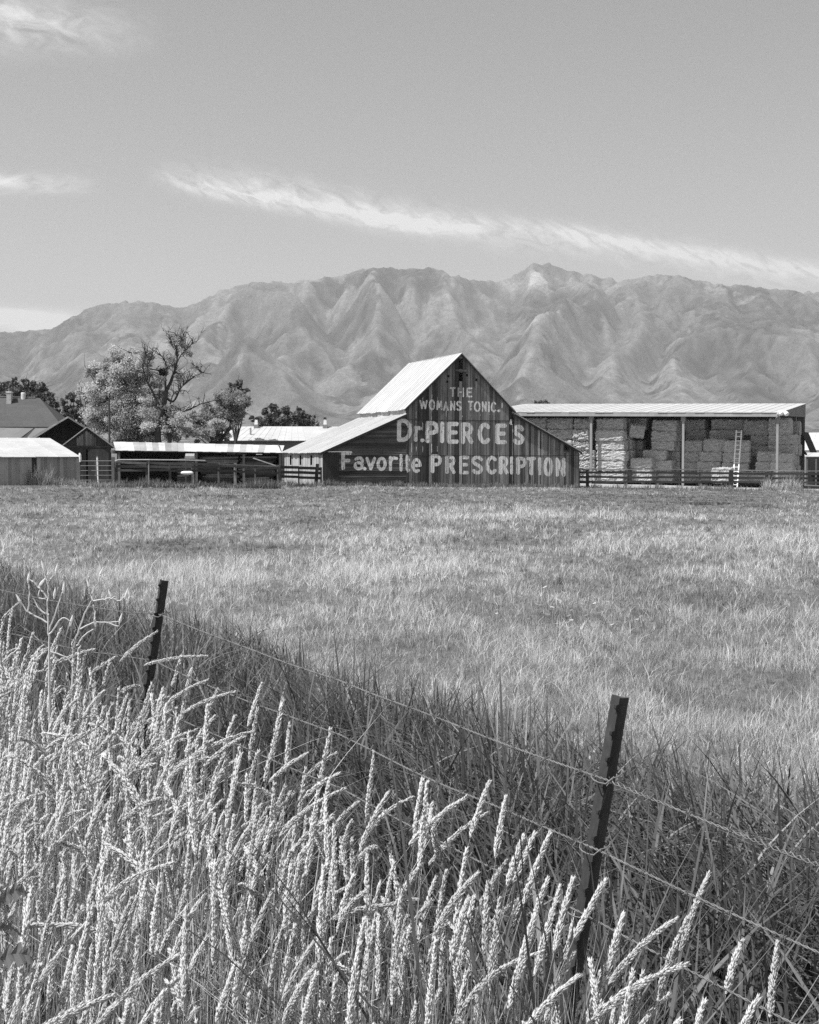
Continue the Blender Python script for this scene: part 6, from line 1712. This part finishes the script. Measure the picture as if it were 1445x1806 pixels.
def build_wires():
    strands = [
        ('topmost strand of barbed wire with doubled twist right of the near post', [(-330, 1002, 9.6), (0, 1040, 7.25), (284, 1085, 5.02), (600, 1199, 3.81), (1073, 1375, 2.70), (1445, 1525, 2.26), (1950, 1745, 1.86)]),
        ('middle strand of barbed wire between the two steel posts', [(-330, 1068, 9.6), (0, 1112, 7.25), (270, 1166, 5.02), (600, 1297, 3.81), (1052, 1500, 2.70), (1445, 1682, 2.26), (1950, 1935, 1.86)]),
        ('lowest strand of barbed wire nearly hidden by the seed heads', [(-330, 1130, 9.6), (0, 1180, 7.25), (256, 1238, 5.02), (600, 1390, 3.81), (1028, 1610, 2.70), (1445, 1828, 2.26), (1950, 2100, 1.86)]),
    ]
    for si, (lab, pts) in enumerate(strands):
        P3 = [at(*p) for p in pts]; rng = random.Random(si)
        path = []
        for i in range(len(P3) - 1):
            a, b = P3[i], P3[i + 1]; n = max(2, int((b - a).length / 0.008))
            sag = 0.012 * (b - a).length / 2.5
            for k in range(n):
                t = k / n; q = a.lerp(b, t); q.z -= sag * 4 * t * (1 - t); q = q + Vector((0, 0, 0.004 * (float(vnoise(len(path) * 0.02, si * 7.7)) - 0.5) * 2)); path.append(q)
        path.append(P3[-1]); root = empty('barbed_wire', path[0], 0, lab, 'barbed wire', 'strands of barbed wire'); o = root.location.copy()
        near = si == 0
        for st in range(2):
            m = MB(); q = []; sd0 = Vector((0.866, 0.5, 0)); ph = 0.0
            for i, p in enumerate(path):
                tw = 0.0015
                if near and 2.70 > p.y > 2.2: tw = 0.0026 + 0.0012 * math.sin(i * 0.11)
                ph += 0.008 / 0.034 * 6.283
                a = ph + st * math.pi
                q.append(p - o + sd0 * (math.cos(a) * tw) + Vector((0, 0, 1)) * (math.sin(a) * tw))
            m.tube(q, 0.00125, 4, 1.0, cap=False); m.build('strand', M['wire'], root)
        k = 9; nb = 0
        while k < len(path) - 3:
            p = path[k] - o; d = (path[k + 1] - path[k - 1]).normalized()
            if p.y + o.y > 7.9 or p.y + o.y < 2.05 or nb >= 100: k += 14; continue
            nb += 1; m = MB(); a = rng.random() * 3.14; u = d.cross(Vector((0, 0, 1))).normalized(); w = d.cross(u)
            for e in (0, 1.4):
                v = (u * math.cos(a + e) + w * math.sin(a + e)); m.tube([p - v * 0.013 + d * 0.003 * (e - 0.7), p + v * 0.013 + d * 0.003 * (e - 0.7)], [0.0010, 0.0010], 4, 1.0)
            ring = [p + d * (0.0045 * (j / 6 - 1)) + (u * math.cos(j * 1.05) + w * math.sin(j * 1.05)) * 0.0042 for j in range(13)]
            m.tube(ring, 0.0011, 4, 1.0, cap=False); m.build('barb', M['wire'], root)
            k += int(0.115 / 0.008) + rng.randint(-2, 2)
    # wire clips on the posts
    for key, spots in (('near', [(1073, 1375), (1052, 1500), (1028, 1610)]), ('far', [(284, 1085), (270, 1166), (256, 1238)])):
        Yp = 2.70 if key == 'near' else 5.02
        for (px, py) in spots:
            c = at(px, py, Yp); m = MB(); pts = []
            for j in range(15):
                a = 6.283 * j / 14; pts.append(Vector((math.cos(a) * 0.031, math.sin(a) * 0.034 + 0.02, 0.006 * math.sin(a * 1.0) + (0.012 if j > 10 else 0))))
            m.tube(pts, 0.0016, 5, 0.9); o = m.build('wire_clip', M['wire']); o.location = c
            which = ('topmost', 'middle', 'lowest')[spots.index((px, py))]
            tag(o, f'thin wire clip tying the {which} strand to the {"near" if key == "near" else "farther"} steel post', 'clip', 'wire clips on the steel posts')


build_wires()


def build_dry_weeds():
    def plant(label, Y, lines, buds):
        b = at(*lines[0][0], Y); g = gzf(b.x, b.y); root = empty('dry_weed', (b.x, b.y, g), 0, label, 'weed', 'dry weeds over the seed heads'); o = root.location.copy()
        m = MB(); rng = random.Random(len(lines))
        for li, ln in enumerate(lines):
            q = [at(x, y, Y + 0.03 * li * (1 if li % 2 else -1)) - o for x, y in ln]
            if li == 0: q = [Vector((0, 0, -0.05))] + q[1:]
            limb(m, q, 0.0055 if li == 0 else 0.0036, 0.0022, 5, 1.0, 0.002, rng)
        m.build('stem', M['straw'], root)
        for (x, y) in buds:
            p = at(x, y, Y) - o; mb = MB()
            d = Vector((rng.uniform(-.6, .8), 0, 1)).normalized(); mb.tube([p - d * 0.014, p, p + d * 0.012, p + d * 0.03], [0.002, 0.0055, 0.0045, 0.0008], 6, 1.1); mb.build('bud', M['head'], root)
    plant('thin dry branching weed with small buds at the upper left of the grass', 5.0,
          [[(86, 1480), (88, 1200), (86, 1110), (83, 1073), (85, 1050), (84, 1026)], [(84, 1030), (92, 1018), (99, 1008)], [(84, 1028), (80, 1014), (77, 1003)], [(84, 1056), (72, 1040), (68, 1052), (76, 1056), (83, 1054)], [(72, 1040), (60, 1028), (51, 1022)], [(86, 1100), (60, 1085), (48, 1078), (35, 1060)], [(87, 1120), (110, 1090), (125, 1098)], [(86, 1112), (100, 1075), (108, 1050), (112, 1040)], [(48, 1078), (52, 1050), (50, 1030)], [(87, 1150), (118, 1160), (140, 1185)], [(86, 1085), (70, 1075), (58, 1055)]],
          [(99, 1007), (77, 1002), (50, 1022), (112, 1040), (125, 1098), (35, 1060), (72, 1030), (96, 1050)])
    plant('pale dry weed whose top branch sticks out right before the farther post', 5.15,
          [[(120, 1500), (128, 1200), (140, 1110), (158, 1065), (164, 1058)], [(164, 1058), (158, 1042), (157, 1034)], [(160, 1050), (170, 1032), (176, 1020), (177, 1012)], [(164, 1060), (182, 1058), (196, 1054), (210, 1060), (222, 1050)], [(196, 1056), (204, 1052)], [(140, 1110), (165, 1098), (190, 1098), (210, 1096)], [(164, 1066), (168, 1085), (166, 1100)], [(190, 1098), (208, 1104), (212, 1094)], [(134, 1140), (150, 1120), (165, 1110)]],
          [(157, 1034), (177, 1013), (222, 1050), (196, 1052), (212, 1094), (168, 1100)])
    # dark toothed leaves at the lower left
    Y = 2.25; b = at(-30, 1780, Y); g = gzf(b.x, b.y); root = empty('thistle', (b.x, b.y, g), 0, 'dark thistle with jagged lobed leaves at the lower left edge', 'weed'); o = root.location.copy()
    m = MB(); q = [Vector((0, 0, -0.05)), at(-20, 1700, Y) - o, at(-10, 1600, Y) - o, at(-12, 1530, Y) - o]; limb(m, q, 0.006, 0.003, 6); m.build('stem', M['weed'], root)
    for (x0, y0, x1, y1, w) in ((-14, 1700, 62, 1690, 26), (-10, 1600, 50, 1572, 20), (-12, 1640, 40, 1650, 12)):
        a = at(x0, y0, Y) - o; c = at(x1, y1, Y - 0.10) - o; d = c - a; up = Vector((0, 0.55, 0.8)); s = d.cross(up).normalized().cross(d.normalized()) * (w / F_PX * Y)
        m = MB(); N = 16; mid = []
        for i in range(N + 1):
            t = i / N; p = a + d * t + Vector((0, 0, 0.012 * math.sin(3.14 * t))); lobe = (0.25 + 0.75 * abs(math.sin(t * 13))) * math.sin(math.pi * min(1, t * 0.92 + 0.06)) ** 0.7
            mid.append((p, p + s * lobe + d * 0.06 * lobe + Vector((0, -0.012, 0)), p - s * lobe + d * 0.06 * lobe + Vector((0, 0.010, -0.004))))
        for i in range(N):
            for k in (1, 2): m.quad([mid[i][0], mid[i + 1][0], mid[i + 1][k], mid[i][k]], 1.0)
        m.build('leaf', M['weed'], root)


build_dry_weeds()

# ------------------------------------------------------------------ haze over the valley
def build_haze():
    mb = MB(); mb.box(-14600, 14600, -3300, 14600, -9.5, 1750, 1.0)
    m = bpy.data.materials.new('valley haze'); m.use_nodes = True; nt = m.node_tree; nt.nodes.clear()
    v = nt.nodes.new('ShaderNodeVolumePrincipled'); v.inputs['Color'].default_value = (0.93, 0.93, 0.93, 1); v.inputs['Density'].default_value = HAZE; v.inputs['Anisotropy'].default_value = 0.1
    out = nt.nodes.new('ShaderNodeOutputMaterial'); nt.links.new(v.outputs[0], out.inputs['Volume'])
    o = mb.build('haze', m); tag(o, 'thin summer haze filling the valley up to the mountains', 'haze', kind='stuff')


HAZE = 7.4e-5
build_haze()
